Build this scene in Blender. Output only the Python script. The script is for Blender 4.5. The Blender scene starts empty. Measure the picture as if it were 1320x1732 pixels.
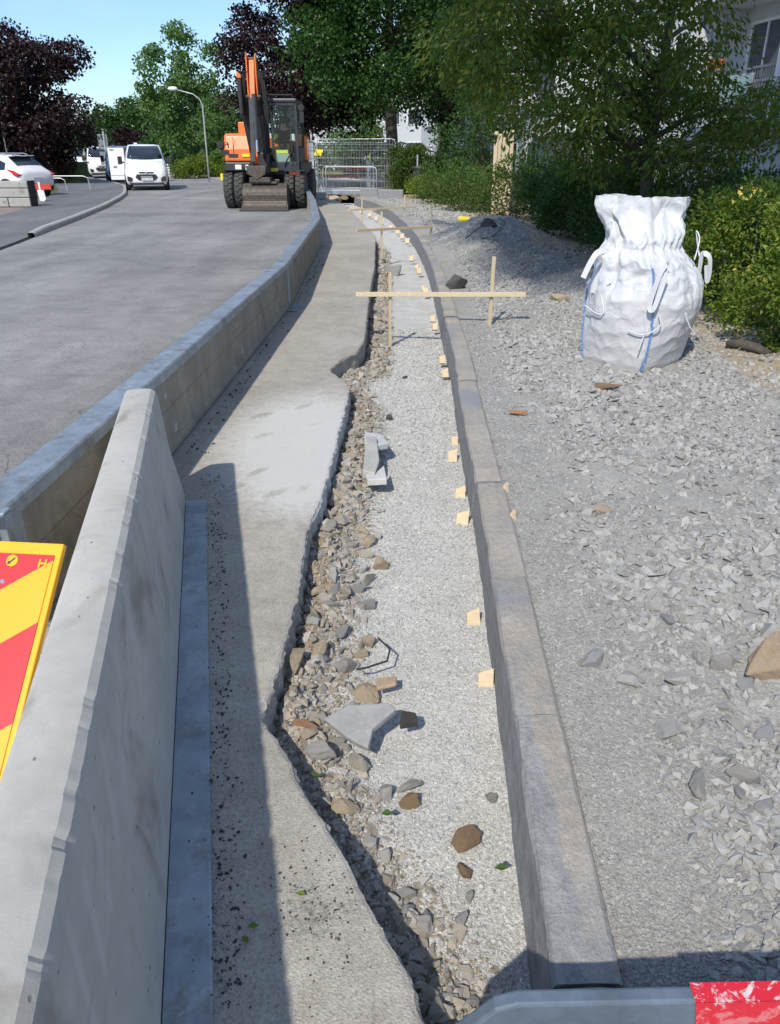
import bpy, bmesh, math, random
import numpy as np
from mathutils import Vector, Matrix, Euler
R = math.radians
random.seed(7)
SC = bpy.context.scene
COL = SC.collection

# ------------------------------------------------------------------ camera, sky, sun, exposure
PITCH = R(25.05); FPX = 1300.0; HC = 1.6
cam_d = bpy.data.cameras.new('camera'); cam = bpy.data.objects.new('camera', cam_d); COL.objects.link(cam)
cam.location = (0, 0, HC); cam.rotation_euler = (math.pi/2 - PITCH, 0, 0)
cam_d.sensor_width = 36; cam_d.lens = FPX/1732*36; cam_d.clip_end = 2000; cam_d.clip_start = 0.05
SC.camera = cam
SUNV = Vector((-0.38, -0.95, 1.0)).normalized()          # towards the sun
EL = math.asin(SUNV.z); AZ = math.atan2(SUNV.x, SUNV.y)
W = bpy.data.worlds.new('World'); SC.world = W; W.use_nodes = True
wn = W.node_tree; wn.nodes.clear()
wo = wn.nodes.new('ShaderNodeOutputWorld'); wb = wn.nodes.new('ShaderNodeBackground')
sk = wn.nodes.new('ShaderNodeTexSky'); sk.sky_type = 'NISHITA'; sk.sun_disc = False
sk.sun_elevation = EL; sk.sun_rotation = AZ; sk.air_density = 1.0; sk.dust_density = 0.6; sk.ozone_density = 1.3
wb.inputs['Strength'].default_value = 0.15
tc = wn.nodes.new('ShaderNodeTexCoord'); mp = wn.nodes.new('ShaderNodeMapping'); mp.inputs['Scale'].default_value = (1.2, 1.2, 7.0)
mp.inputs['Location'].default_value = (3.1, 0.4, 0.35)
nz = wn.nodes.new('ShaderNodeTexNoise'); nz.inputs['Scale'].default_value = 2.2; nz.inputs['Detail'].default_value = 7; nz.inputs['Roughness'].default_value = 0.6
cr = wn.nodes.new('ShaderNodeValToRGB'); cr.color_ramp.elements[0].position = 0.41; cr.color_ramp.elements[1].position = 0.70
cr.color_ramp.elements[1].color = (0.75, 0.75, 0.75, 1)
mx = wn.nodes.new('ShaderNodeMixRGB'); mx.inputs['Color2'].default_value = (4.6, 5.2, 6.0, 1)
wn.links.new(tc.outputs['Generated'], mp.inputs['Vector']); wn.links.new(mp.outputs['Vector'], nz.inputs['Vector'])
wn.links.new(nz.outputs['Fac'], cr.inputs['Fac']); wn.links.new(cr.outputs['Color'], mx.inputs['Fac'])
tn = wn.nodes.new('ShaderNodeMixRGB'); tn.blend_type = 'MULTIPLY'; tn.inputs['Fac'].default_value = 1; tn.inputs['Color2'].default_value = (0.72, 0.87, 1.08, 1)
wn.links.new(sk.outputs['Color'], tn.inputs['Color1']); wn.links.new(tn.outputs['Color'], mx.inputs['Color1']); wn.links.new(mx.outputs['Color'], wb.inputs['Color'])
wn.links.new(wb.outputs['Background'], wo.inputs['Surface'])
sd = bpy.data.lights.new('sun', 'SUN'); sd.energy = 3.75; sd.angle = R(1.1); sd.color = (1.0, 0.925, 0.80)
so = bpy.data.objects.new('sun', sd); COL.objects.link(so); so.rotation_euler = (-SUNV).to_track_quat('-Z', 'Y').to_euler(); so.location = (-20, -30, 30)
SC.view_settings.view_transform = 'Standard'; SC.view_settings.look = 'None'; SC.view_settings.exposure = 0.22; SC.view_settings.gamma = 1
try: SC.cycles.max_bounces = 6; SC.cycles.transparent_max_bounces = 12
except Exception: pass

# ------------------------------------------------------------------ helpers
_c, _s = math.cos(PITCH), math.sin(PITCH)
def P(u, v, z=0.0):
    """photo pixel -> world point on the level plane z (used to survey positions)"""
    a = (u-660)/FPX; b = (v-866)/FPX
    t = (z-HC)/(-_s-b*_c)
    return Vector((a*t, (_c-b*_s)*t, z))
def PD(u, v, y):
    a = (u-660)/FPX; b = (v-866)/FPX
    t = y/(_c-b*_s)
    return Vector((a*t, y, HC+(-_s-b*_c)*t))

def tag(o, label=None, cat=None, group=None, kind=None):
    if label: o['label'] = label
    if cat: o['category'] = cat
    if group: o['group'] = group
    if kind: o['kind'] = kind
    return o
def thing(name, label, cat, loc=(0, 0, 0), rz=0, group=None):
    o = bpy.data.objects.new(name, None); COL.objects.link(o); o.empty_display_size = 0.2
    o.location = loc; o.rotation_euler = (0, 0, rz)
    return tag(o, label, cat, group)
def copy_tree(o, parent=None):
    c = o.copy(); COL.objects.link(c)
    if parent: c.parent = parent
    for ch in o.children: copy_tree(ch, c)
    return c

class MB:
    def __init__(s): s.v = []; s.f = []; s.m = []
    def add(s, vs, fs, mi=0):
        k = len(s.v); s.v += [tuple(p) for p in vs]; s.f += [tuple(i+k for i in f) for f in fs]; s.m += [mi]*len(fs); return s
    def box(s, c, d, rot=None, mi=0, taper=1.0):
        hx, hy, hz = d[0]/2, d[1]/2, d[2]/2
        vs = [Vector((x*(taper if z > 0 else 1), y*(taper if z > 0 else 1), z)) for z in (-hz, hz) for x, y in ((-hx, -hy), (hx, -hy), (hx, hy), (-hx, hy))]
        if rot is not None:
            m = Euler(rot).to_matrix() if not isinstance(rot, Matrix) else rot
            vs = [m @ q for q in vs]
        c = Vector(c)
        return s.add([q+c for q in vs], [(3, 2, 1, 0), (4, 5, 6, 7), (0, 1, 5, 4), (1, 2, 6, 5), (2, 3, 7, 6), (3, 0, 4, 7)], mi)
    def tube(s, pts, r, n=8, mi=0, cap=True):
        pts = [Vector(p) for p in pts]; rs = r if isinstance(r, (list, tuple)) else [r]*len(pts)
        k = len(s.v); up = None
        for i, p in enumerate(pts):
            d = (pts[min(i+1, len(pts)-1)]-pts[max(i-1, 0)]).normalized()
            if up is None:
                up = Vector((0, 0, 1)) if abs(d.z) < 0.9 else Vector((1, 0, 0))
            a = d.cross(up).normalized(); up = a.cross(d).normalized()
            for j in range(n):
                t = 2*math.pi*j/n
                s.v.append(tuple(p+(a*math.cos(t)+up*math.sin(t))*rs[i]))
        for i in range(len(pts)-1):
            for j in range(n):
                s.f.append((k+i*n+j, k+i*n+(j+1) % n, k+(i+1)*n+(j+1) % n, k+(i+1)*n+j)); s.m.append(mi)
        if cap:
            s.f.append(tuple(k+j for j in range(n))[::-1]); s.f.append(tuple(k+(len(pts)-1)*n+j for j in range(n))); s.m += [mi, mi]
        return s
    def prism(s, poly, h0, h1, axis='z', mi=0):
        """poly = 2-D outline, extruded from h0 to h1 along axis"""
        def mk(a, b, h): return {'z': (a, b, h), 'y': (a, h, b), 'x': (h, a, b)}[axis]
        n = len(poly)
        vs = [mk(a, b, h0) for a, b in poly]+[mk(a, b, h1) for a, b in poly]
        fs = [tuple(range(n))[::-1], tuple(range(n, 2*n))]+[(i, (i+1) % n, n+(i+1) % n, n+i) for i in range(n)]
        return s.add(vs, fs, mi)
    def lathe(s, prof, c=(0, 0, 0), axis='z', n=20, mi=0):
        k = len(s.v); c = Vector(c)
        for (r, h) in prof:
            for j in range(n):
                t = 2*math.pi*j/n; a, b = r*math.cos(t), r*math.sin(t)
                q = {'z': (a, b, h), 'x': (h, a, b), 'y': (a, h, b)}[axis]
                s.v.append(tuple(Vector(q)+c))
        for i in range(len(prof)-1):
            for j in range(n):
                s.f.append((k+i*n+j, k+i*n+(j+1) % n, k+(i+1)*n+(j+1) % n, k+(i+1)*n+j)); s.m.append(mi)
        for i in (0, len(prof)-1):
            if prof[i][0] > 1e-4: s.f.append(tuple(k+i*n+j for j in range(n))); s.m.append(mi)
        return s

def obj(name, mb, mats, parent=None, bevel=0, smooth=False, fixn=True, seg=2):
    me = bpy.data.meshes.new(name)
    if isinstance(mb, MB):
        me.from_pydata(mb.v, [], mb.f); me.polygons.foreach_set('material_index', mb.m)
    else: me.from_pydata(mb[0], [], mb[1])
    mats = mats if isinstance(mats, (list, tuple)) else [mats]
    for m in mats: me.materials.append(m)
    if fixn:
        bm = bmesh.new(); bm.from_mesh(me); bmesh.ops.recalc_face_normals(bm, faces=bm.faces); bm.to_mesh(me); bm.free()
    if smooth: me.polygons.foreach_set('use_smooth', [True]*len(me.polygons))
    me.update()
    o = bpy.data.objects.new(name, me); COL.objects.link(o)
    if parent: o.parent = parent
    if bevel:
        b = o.modifiers.new('bevel', 'BEVEL'); b.width = bevel; b.segments = seg; b.limit_method = 'ANGLE'; b.angle_limit = R(35)
    return o
def npmesh(name, V, F, mats, parent=None, smooth=False, attrs=None):
    """V (n,3) array, F (m,k) array with k = 3 or 4"""
    me = bpy.data.meshes.new(name); k = F.shape[1]
    me.vertices.add(len(V)); me.vertices.foreach_set('co', np.ascontiguousarray(V, dtype=np.float32).ravel())
    me.loops.add(F.size); me.loops.foreach_set('vertex_index', F.astype(np.int32).ravel())
    me.polygons.add(len(F)); me.polygons.foreach_set('loop_start', np.arange(0, F.size, k, dtype=np.int32))
    me.polygons.foreach_set('use_smooth', np.full(len(F), smooth))
    for m in (mats if isinstance(mats, (list, tuple)) else [mats]): me.materials.append(m)
    if attrs:
        for an, av in attrs.items():
            a = me.attributes.new(an, 'FLOAT', 'POINT'); a.data.foreach_set('value', np.asarray(av, dtype=np.float32))
    me.update(calc_edges=True); me.validate()
    o = bpy.data.objects.new(name, me); COL.objects.link(o)
    if parent: o.parent = parent
    return o

# value noise -----------------------------------------------------
_rng = np.random.default_rng(11); _tab = _rng.random((256, 256))
def vn(x, y):
    xi = np.floor(x).astype(int); yi = np.floor(y).astype(int); fx = x-xi; fy = y-yi
    fx = fx*fx*(3-2*fx); fy = fy*fy*(3-2*fy)
    g = lambda a, b: _tab[a & 255, b & 255]
    return (g(xi, yi)*(1-fx)+g(xi+1, yi)*fx)*(1-fy)+(g(xi, yi+1)*(1-fx)+g(xi+1, yi+1)*fx)*fy-0.5
def fbm(x, y, s=1.0, o=4):
    x = np.asarray(x, float)*s; y = np.asarray(y, float)*s; r = 0; a = 1
    for i in range(o): r = r+a*vn(x+17.3*i, y+5.1*i); x = x*2.03; y = y*2.03; a *= 0.5
    return r
def sstep(a, b, x): t = np.clip((x-a)/(b-a), 0, 1); return t*t*(3-2*t)

# ------------------------------------------------------------------ materials
class NT:
    def __init__(s, name):
        s.m = bpy.data.materials.new(name); s.m.use_nodes = True; s.t = s.m.node_tree; s.t.nodes.clear()
        s.o = s.n('ShaderNodeOutputMaterial'); s.b = s.n('ShaderNodeBsdfPrincipled'); s.l(s.b, 0, s.o, 'Surface')
        s.co = s.n('ShaderNodeTexCoord')
    def n(s, t): return s.t.nodes.new(t)
    def l(s, a, ao, b, bi): s.t.links.new(a.outputs[ao], b.inputs[bi]); return b
    def noise(s, scale, detail=5, rough=0.6, vec=None, dist=0):
        q = s.n('ShaderNodeTexNoise'); q.inputs['Scale'].default_value = scale; q.inputs['Detail'].default_value = detail
        q.inputs['Roughness'].default_value = rough; q.inputs['Distortion'].default_value = dist
        s.t.links.new(vec or s.co.outputs['Object'], q.inputs['Vector']); return q.outputs['Fac']
    def voro(s, scale, feature='F1', vec=None, out=0, rand=1):
        q = s.n('ShaderNodeTexVoronoi'); q.feature = feature; q.inputs['Scale'].default_value = scale; q.inputs['Randomness'].default_value = rand
        s.t.links.new(vec or s.co.outputs['Object'], q.inputs['Vector']); return q.outputs[out]
    def ramp(s, fac, pts):
        q = s.n('ShaderNodeValToRGB'); e = q.color_ramp.elements
        while len(e) < len(pts): e.new(0.5)
        for i, (p, c) in enumerate(pts):
            e[i].position = p; e[i].color = (*(c if isinstance(c, (tuple, list)) else (c, c, c)), 1)
        s.t.links.new(fac, q.inputs['Fac']); return q.outputs['Color']
    def mix(s, fac, a, b, mode='MIX'):
        q = s.n('ShaderNodeMixRGB'); q.blend_type = mode
        for k, x in (('Fac', fac), ('Color1', a), ('Color2', b)):
            if isinstance(x, (int, float)): q.inputs[k].default_value = x if k == 'Fac' else (x, x, x, 1)
            elif isinstance(x, (tuple, list)): q.inputs[k].default_value = (*x, 1)
            else: s.t.links.new(x, q.inputs[k])
        return q.outputs[0]
    def math(s, op, a, b=0.0, clamp=False):
        q = s.n('ShaderNodeMath'); q.operation = op; q.use_clamp = clamp
        for i, x in enumerate((a, b)):
            if isinstance(x, (int, float)): q.inputs[i].default_value = x
            else: s.t.links.new(x, q.inputs[i])
        return q.outputs[0]
    def scaled(s, sc, src='Object'):
        q = s.n('ShaderNodeMapping'); q.inputs['Scale'].default_value = sc; s.t.links.new(s.co.outputs[src], q.inputs['Vector']); return q.outputs[0]
    def attr(s, name):
        q = s.n('ShaderNodeAttribute'); q.attribute_name = name; return q.outputs['Fac']
    def island(s):
        return s.n('ShaderNodeNewGeometry').outputs['Random Per Island']
    def sep(s, src='Object'):
        q = s.n('ShaderNodeSeparateXYZ'); s.t.links.new(s.co.outputs[src], q.inputs[0]); return q.outputs
    def fin(s, col=None, rough=0.8, metal=0, bump=None, bs=0.5, bd=0.01, spec=None, **kw):
        B = s.b.inputs
        if col is not None:
            if isinstance(col, (tuple, list)): B['Base Color'].default_value = (*col, 1)
            else: s.t.links.new(col, B['Base Color'])
        if isinstance(rough, (int, float)): B['Roughness'].default_value = rough
        else: s.t.links.new(rough, B['Roughness'])
        B['Metallic'].default_value = metal
        if spec is not None: B['Specular IOR Level'].default_value = spec
        for k, v in kw.items(): B[k.replace('_', ' ')].default_value = v
        if bump is not None:
            q = s.n('ShaderNodeBump'); q.inputs['Strength'].default_value = bs; q.inputs['Distance'].default_value = bd
            s.t.links.new(bump, q.inputs['Height']); s.t.links.new(q.outputs[0], B['Normal'])
        return s.m

def plain(name, col, rough=0.6, metal=0, var=0.12, scale=6, **kw):
    n = NT(name); f = n.noise(scale, 6, 0.65)
    c = n.ramp(f, [(0.3, tuple(x*(1-var) for x in col)), (0.7, tuple(min(1, x*(1+var)) for x in col))])
    return n.fin(c, rough, metal, bump=f, bs=0.08, bd=0.01, **kw)

def m_asphalt(name, a, b, dark=0.55, sc=1.0):
    n = NT(name)
    big = n.noise(0.35*sc, 6, 0.6); mid = n.noise(3.0*sc, 6, 0.7); v = n.voro(130*sc, 'F1', out=1); vd = n.voro(130*sc, 'F1')
    c = n.ramp(n.math('ADD', n.math('MULTIPLY', big, 0.6), n.math('MULTIPLY', mid, 0.4)), [(0.40, a), (0.60, b)])
    tr = n.ramp(n.noise(0.9, 3, 0.5, vec=n.scaled((1.6, .12, 1))), [(0.35, 0.86), (0.65, 1.08)]); c = n.mix(1, c, tr, 'MULTIPLY')
    ck = n.ramp(n.noise(0.8, 3, 0.55, dist=1.4), [(0.4975, 1), (0.5, .62), (0.5025, 1)]); c = n.mix(1, c, ck, 'MULTIPLY')
    gr = n.ramp(n.mix(0.5, v, n.noise(500*sc, 2), 'MIX'), [(0.25, dark), (0.75, 1.35)])
    c = n.mix(0.8, c, gr, 'MULTIPLY')
    sp = n.ramp(n.voro(1.7*sc, 'DISTANCE_TO_EDGE', vec=n.scaled((1, .35, 1))), [(0.0, 0.82), (0.012, 1.0)])
    st = n.ramp(n.noise(2.3*sc, 3, 0.5, vec=n.scaled((.6, 2.5, 1))), [(0.62, 1.0), (0.8, 0.72)])
    c = n.mix(1, c, st, 'MULTIPLY')
    return n.fin(c, 0.85, bump=n.math('ADD', vd, n.math('MULTIPLY', mid, 1.2)), bs=0.55, bd=0.004)
M_road = m_asphalt('asphalt', (0.19, 0.19, 0.188), (0.30, 0.298, 0.29))
M_pav = m_asphalt('pavement_asphalt', (0.125, 0.13, 0.14), (0.18, 0.185, 0.19))

def m_path():
    n = NT('dusty_path'); dust = n.attr('dust'); dirt = n.attr('dirt')
    big = n.noise(1.3, 7, 0.65); mid = n.noise(9, 7, 0.7); fine = n.noise(160, 3, 0.7); vc = n.voro(170, 'F1', out=1); vd = n.voro(170)
    c = n.ramp(n.math('ADD', n.math('MULTIPLY', big, 0.5), n.math('MULTIPLY', mid, 0.5)), [(0.36, (0.29, 0.27, 0.24)), (0.66, (0.45, 0.43, 0.385))])
    g = n.ramp(vc, [(0.1, 0.72), (0.6, 1.08), (0.97, 1.15), (1.0, 1.6)])
    c = n.mix(0.75, c, g, 'MULTIPLY')
    dm = n.ramp(n.math('ADD', dust, n.math('MULTIPLY', n.math('SUBTRACT', n.noise(22, 6, 0.75), 0.5), 1.0)), [(0.35, 0.0), (0.85, 1.0)])
    c = n.mix(n.math('MULTIPLY', dm, 0.85), c, (0.56, 0.565, 0.55))
    dk = n.ramp(n.math('ADD', dirt, n.math('MULTIPLY', n.math('SUBTRACT', n.noise(45, 5, 0.8), 0.5), 1.6)), [(0.45, 0.0), (0.72, 1.0)])
    c = n.mix(n.math('MULTIPLY', dk, 0.7), c, (0.085, 0.08, 0.078))
    h = n.math('ADD', n.math('MULTIPLY', vd, 0.8), n.math('ADD', n.math('MULTIPLY', mid, 0.8), n.math('MULTIPLY', fine, 0.5)))
    return n.fin(c, 0.9, bump=h, bs=0.6, bd=0.004)
M_path = m_path()

def m_fine_gravel(name, c0, c1, brown=(0.27, 0.2, 0.13)):
    n = NT(name); dirt = n.attr('dirt')
    w = n.n('ShaderNodeVectorMath'); w.operation = 'ADD'
    nn = n.n('ShaderNodeTexNoise'); nn.inputs['Scale'].default_value = 30; n.t.links.new(n.co.outputs['Object'], nn.inputs['Vector'])
    ws = n.n('ShaderNodeVectorMath'); ws.operation = 'SCALE'; ws.inputs['Scale'].default_value = 0.007
    n.t.links.new(nn.outputs['Color'], ws.inputs[0]); n.t.links.new(n.co.outputs['Object'], w.inputs[0]); n.t.links.new(ws.outputs[0], w.inputs[1]); wv = w.outputs[0]
    e1 = n.voro(95, 'DISTANCE_TO_EDGE', wv); e2 = n.voro(230, 'DISTANCE_TO_EDGE', wv); col = n.voro(95, 'F1', wv, out=1); mid = n.noise(5, 6, 0.7); fine = n.noise(260, 3, 0.7)
    d1 = n.voro(95, 'F1', wv); d2 = n.voro(240, 'F1', wv)
    h = n.math('SUBTRACT', n.math('ADD', n.math('MULTIPLY', n.noise(14, 6, 0.75), 2.2), n.math('MULTIPLY', fine, 0.5)), n.math('ADD', n.math('MULTIPLY', d1, 1.1), n.math('MULTIPLY', d2, 0.7)))
    c = n.ramp(mid, [(0.3, c0), (0.7, c1)])
    c = n.mix(0.35, c, n.ramp(n.mix(1, col, 0.0, 'MIX') if False else col, [(0.0, 0.65), (1.0, 1.3)]), 'MULTIPLY')
    c = n.mix(0.75, c, n.ramp(e1, [(0.0, 0.8), (0.05, 1.0)]), 'MULTIPLY')
    sp = n.ramp(n.voro(26, 'F1', wv, out=1), [(0.0, 0.25), (0.05, 1.0)])
    dm = n.ramp(n.math('ADD', dirt, n.math('MULTIPLY', n.math('SUBTRACT', n.noise(18, 6, 0.75), 0.5), 0.9)), [(0.35, 0), (0.7, 1)])
    c = n.mix(dm, c, n.mix(n.noise(30, 4), brown, tuple(x*1.5 for x in brown)))
    return n.fin(c, 0.95, bump=h, bs=0.9, bd=0.0035)
M_bed = m_fine_gravel('crushed_bed', (0.46, 0.46, 0.445), (0.60, 0.60, 0.58))
M_gravg = m_fine_gravel('gravel_ground', (0.29, 0.285, 0.27), (0.39, 0.385, 0.365), (0.30, 0.245, 0.175))

def m_stone(name, pal, sc=14, bs=0.5, bd=0.006):
    n = NT(name); r = n.island(); f = n.noise(sc, 6, 0.7); v = n.voro(sc*6, out=1)
    k = len(pal); c = n.ramp(r, [(i/(k-1), pal[i]) for i in range(k)])
    c = n.mix(0.8, c, n.ramp(f, [(0.25, 0.68), (0.75, 1.25)]), 'MULTIPLY')
    return n.fin(c, 0.9, bump=n.noise(sc*2.5, 6, 0.75), bs=bs, bd=bd)
M_crush = m_stone('crushed_stone', [(0.252, 0.252, 0.244), (0.353, 0.349, 0.336), (0.302, 0.302, 0.294), (0.403, 0.403, 0.391), (0.328, 0.319, 0.298), (0.370, 0.370, 0.365), (0.277, 0.277, 0.277)], 30)
M_grain = m_stone('bed_grain', [(0.42, 0.42, 0.40), (0.55, 0.55, 0.53), (0.38, 0.38, 0.37), (0.5, 0.5, 0.48), (0.58, 0.58, 0.56), (0.3, 0.3, 0.29)], 60)
M_rubble = m_stone('rubble_stone', [(0.30, 0.285, 0.26), (0.38, 0.34, 0.275), (0.34, 0.31, 0.265), (0.44, 0.42, 0.39), (0.27, 0.23, 0.18), (0.36, 0.355, 0.34)], 16, 0.7, 0.01)
M_crumb = m_stone('soil_crumb', [(0.24, 0.19, 0.13), (0.34, 0.28, 0.20), (0.30, 0.26, 0.20), (0.20, 0.16, 0.12), (0.40, 0.37, 0.31), (0.28, 0.22, 0.15)], 40)
M_rk = {k: m_stone('stone_'+k, [c, tuple(x*1.15 for x in c)], 12, 0.7, 0.012) for k, c in
        dict(dust=(0.37, 0.345, 0.30), grey=(0.31, 0.305, 0.29), pale=(0.40, 0.395, 0.375), tan=(0.40, 0.33, 0.235), brown=(0.22, 0.15, 0.09), dark=(0.08, 0.078, 0.075), rust=(0.36, 0.2, 0.12), blue=(0.30, 0.305, 0.31), orange=(0.40, 0.30, 0.205)).items()}
M_soil = plain('dark_soil', (0.05, 0.045, 0.04), 0.95, var=0.3, scale=40)
M_whitec = plain('white_concrete', (0.52, 0.52, 0.51), 0.85, scale=18)

def m_concrete(name, a, b, pits=True, stain=(0.16, 0.15, 0.13), board=False, sc=1.0):
    n = NT(name)
    big = n.noise(2.2*sc, 8, 0.65); mid = n.noise(14*sc, 7, 0.7); fine = n.noise(220*sc, 3, 0.7)
    c = n.ramp(n.math('ADD', n.math('MULTIPLY', big, 0.6), n.math('MULTIPLY', mid, 0.4)), [(0.33, a), (0.66, b)])
    st = n.ramp(n.noise(3.4*sc, 4, 0.55, dist=0.6), [(0.56, 0.0), (0.70, 0.8)])
    c = n.mix(st, c, stain)
    h = n.math('ADD', n.math('MULTIPLY', mid, 0.7), n.math('MULTIPLY', fine, 0.25))
    if pits:
        pm = n.voro(34*sc, 'F1', vec=n.scaled((1, .6, 1))); pr = n.voro(34*sc, 'F1', vec=n.scaled((1, .6, 1)), out=1)
        hole = n.math('MULTIPLY', n.ramp(pm, [(0.07, 1), (0.14, 0)]), n.ramp(pr, [(0.60, 0), (0.66, 1)]))
        c = n.mix(n.math('MULTIPLY', hole, 0.75), c, (0.07, 0.07, 0.07)); h = n.math('SUBTRACT', h, n.math('MULTIPLY', hole, 1.2))
    # scratches
    if not board:
        c = n.mix(n.math('MULTIPLY', n.attr('paint'), 0.55), c, (0.50, 0.505, 0.51)); c = n.mix(n.math('MULTIPLY', n.attr('scrape'), 0.5), c, (0.2, 0.195, 0.19))
    s1 = n.ramp(n.noise(2.4*sc, 2, 0.5, vec=n.scaled((1, .5, 1)), dist=2.2), [(0.494, 0), (0.5, 1), (0.506, 0)])
    s1 = n.math('MULTIPLY', s1, n.ramp(n.noise(1.6*sc, 2), [(0.5, 0), (0.56, 1)]))
    c = n.mix(n.math('MULTIPLY', s1, 0.45 if board else 0.12), c, (0.11, 0.105, 0.1))
    if board:
        x = n.sep()
        zl = n.math('ABSOLUTE', n.math('SUBTRACT', x[2], 0.27)); ln = n.ramp(zl, [(0.0, 1), (0.006, 0)])
        c = n.mix(n.math('MULTIPLY', ln, 0.55), c, (0.09, 0.085, 0.075)); h = n.math('SUBTRACT', h, n.math('MULTIPLY', ln, 0.8))
        dn = n.ramp(n.noise(5, 6, 0.7, vec=n.scaled((1, 1, .25))), [(0.5, 0), (0.75, 0.6)])
        c = n.mix(dn, c, (0.115, 0.105, 0.085))
    return n.fin(c, 0.88, bump=h, bs=0.45, bd=0.004)
M_conN = m_concrete('barrier_concrete', (0.37, 0.365, 0.34), (0.50, 0.495, 0.465), stain=(0.25, 0.23, 0.195))
M_conF = m_concrete('barrier_concrete_old', (0.235, 0.215, 0.175), (0.33, 0.305, 0.255), board=True)
M_conG = m_concrete('concrete_plain', (0.3, 0.3, 0.29), (0.42, 0.41, 0.39))

def m_galv():
    n = NT('galvanised_steel'); v = n.ramp(n.voro(28, out=1), [(0, .35), (1, .65)]); f = n.noise(5, 7, 0.7); g = n.noise(40, 5, 0.7)
    c = n.ramp(f, [(0.3, (0.22, 0.27, 0.32)), (0.7, (0.42, 0.475, 0.53))])
    c = n.mix(0.3, c, v, 'OVERLAY'); dm = n.ramp(n.noise(7, 6, 0.7), [(0.50, 0), (0.68, 0.8)]); c = n.mix(dm, c, (0.20, 0.185, 0.165)); c = n.mix(n.ramp(n.noise(26, 7, .8), [(0.58, 0), (0.66, .5)]), c, (0.5, 0.52, 0.53))
    return n.fin(c, n.ramp(g, [(0.3, 0.42), (0.7, 0.68)]), 0.55, bump=g, bs=0.12, bd=0.003)
M_galv = m_galv()
def m_kerb():
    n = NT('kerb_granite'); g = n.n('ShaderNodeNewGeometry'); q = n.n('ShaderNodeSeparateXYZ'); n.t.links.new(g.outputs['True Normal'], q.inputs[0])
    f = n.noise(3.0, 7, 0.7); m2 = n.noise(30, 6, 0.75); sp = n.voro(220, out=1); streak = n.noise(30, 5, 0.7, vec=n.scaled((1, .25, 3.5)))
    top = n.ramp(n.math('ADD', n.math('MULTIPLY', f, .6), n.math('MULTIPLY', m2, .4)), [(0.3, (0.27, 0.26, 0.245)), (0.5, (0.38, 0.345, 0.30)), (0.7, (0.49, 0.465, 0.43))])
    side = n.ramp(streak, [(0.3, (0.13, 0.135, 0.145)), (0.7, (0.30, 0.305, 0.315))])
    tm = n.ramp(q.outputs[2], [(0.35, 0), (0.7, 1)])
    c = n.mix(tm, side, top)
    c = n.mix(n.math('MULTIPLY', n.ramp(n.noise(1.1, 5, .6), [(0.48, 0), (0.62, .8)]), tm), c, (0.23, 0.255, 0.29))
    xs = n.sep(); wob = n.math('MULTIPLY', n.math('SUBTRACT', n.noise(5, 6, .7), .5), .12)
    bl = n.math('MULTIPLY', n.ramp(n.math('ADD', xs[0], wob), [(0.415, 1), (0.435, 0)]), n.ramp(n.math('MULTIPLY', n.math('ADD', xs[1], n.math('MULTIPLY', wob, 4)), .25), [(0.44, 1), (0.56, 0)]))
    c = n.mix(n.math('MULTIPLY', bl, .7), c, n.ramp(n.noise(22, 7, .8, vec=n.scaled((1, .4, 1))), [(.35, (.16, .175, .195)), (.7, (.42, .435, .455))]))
    c = n.mix(n.math('MULTIPLY', n.ramp(n.noise(9, 8, .8, vec=n.scaled((1, .5, 1))), [(0.66, 0), (0.74, 1)]), 0.6), c, (0.6, 0.58, 0.55))
    c = n.mix(0.5, c, n.ramp(sp, [(0, 0.7), (1, 1.25)]), 'MULTIPLY')
    h = n.math('ADD', m2, n.math('MULTIPLY', streak, .8))
    return n.fin(c, 0.85, bump=h, bs=0.9, bd=0.012)
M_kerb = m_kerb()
def m_wood():
    n = NT('fresh_wood'); w = n.noise(14, 4, 0.6, vec=n.scaled((1, 9, 9)), dist=0.5); r = n.island()
    c = n.ramp(w, [(0.3, (0.49, 0.385, 0.24)), (0.7, (0.62, 0.52, 0.365))]); c = n.mix(0.35, c, n.ramp(r, [(0, 0.75), (1, 1.2)]), 'MULTIPLY')
    return n.fin(c, 0.7, bump=w, bs=0.15, bd=0.002)
M_wood = m_wood()
M_woodg = plain('weathered_wood', (0.36, 0.31, 0.22), 0.8, scale=20)

def m_leaf(name, pal, trans=0.35, rough=0.45):
    n = NT(name); r = n.island(); k = len(pal); c = n.ramp(r, [(i/(k-1), pal[i]) for i in range(k)])
    n.fin(c, rough, spec=0.35)
    t = n.n('ShaderNodeBsdfTranslucent'); mixs = n.n('ShaderNodeMixShader'); mixs.inputs[0].default_value = trans
    cc = n.mix(1.0, c, (1.3, 1.5, 0.7), 'MULTIPLY'); n.t.links.new(cc, t.inputs['Color'])
    n.t.links.new(n.b.outputs[0], mixs.inputs[1]); n.t.links.new(t.outputs[0], mixs.inputs[2]); n.t.links.new(mixs.outputs[0], n.o.inputs['Surface'])
    return n.m
L_green = m_leaf('leaf_green', [(0.022, 0.058, 0.013), (0.043, 0.101, 0.019), (0.067, 0.134, 0.029), (0.029, 0.077, 0.019)])
L_maple = m_leaf('leaf_maple', [(0.016, 0.054, 0.012), (0.038, 0.100, 0.015), (0.030, 0.072, 0.016), (0.062, 0.138, 0.026)])
L_light = m_leaf('leaf_light', [(0.062, 0.129, 0.034), (0.101, 0.190, 0.050), (0.134, 0.224, 0.067), (0.078, 0.146, 0.045)])
L_copper = m_leaf('leaf_copper', [(0.012, 0.005, 0.008), (0.027, 0.009, 0.014), (0.019, 0.008, 0.009), (0.038, 0.016, 0.016)], 0.2)
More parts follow.
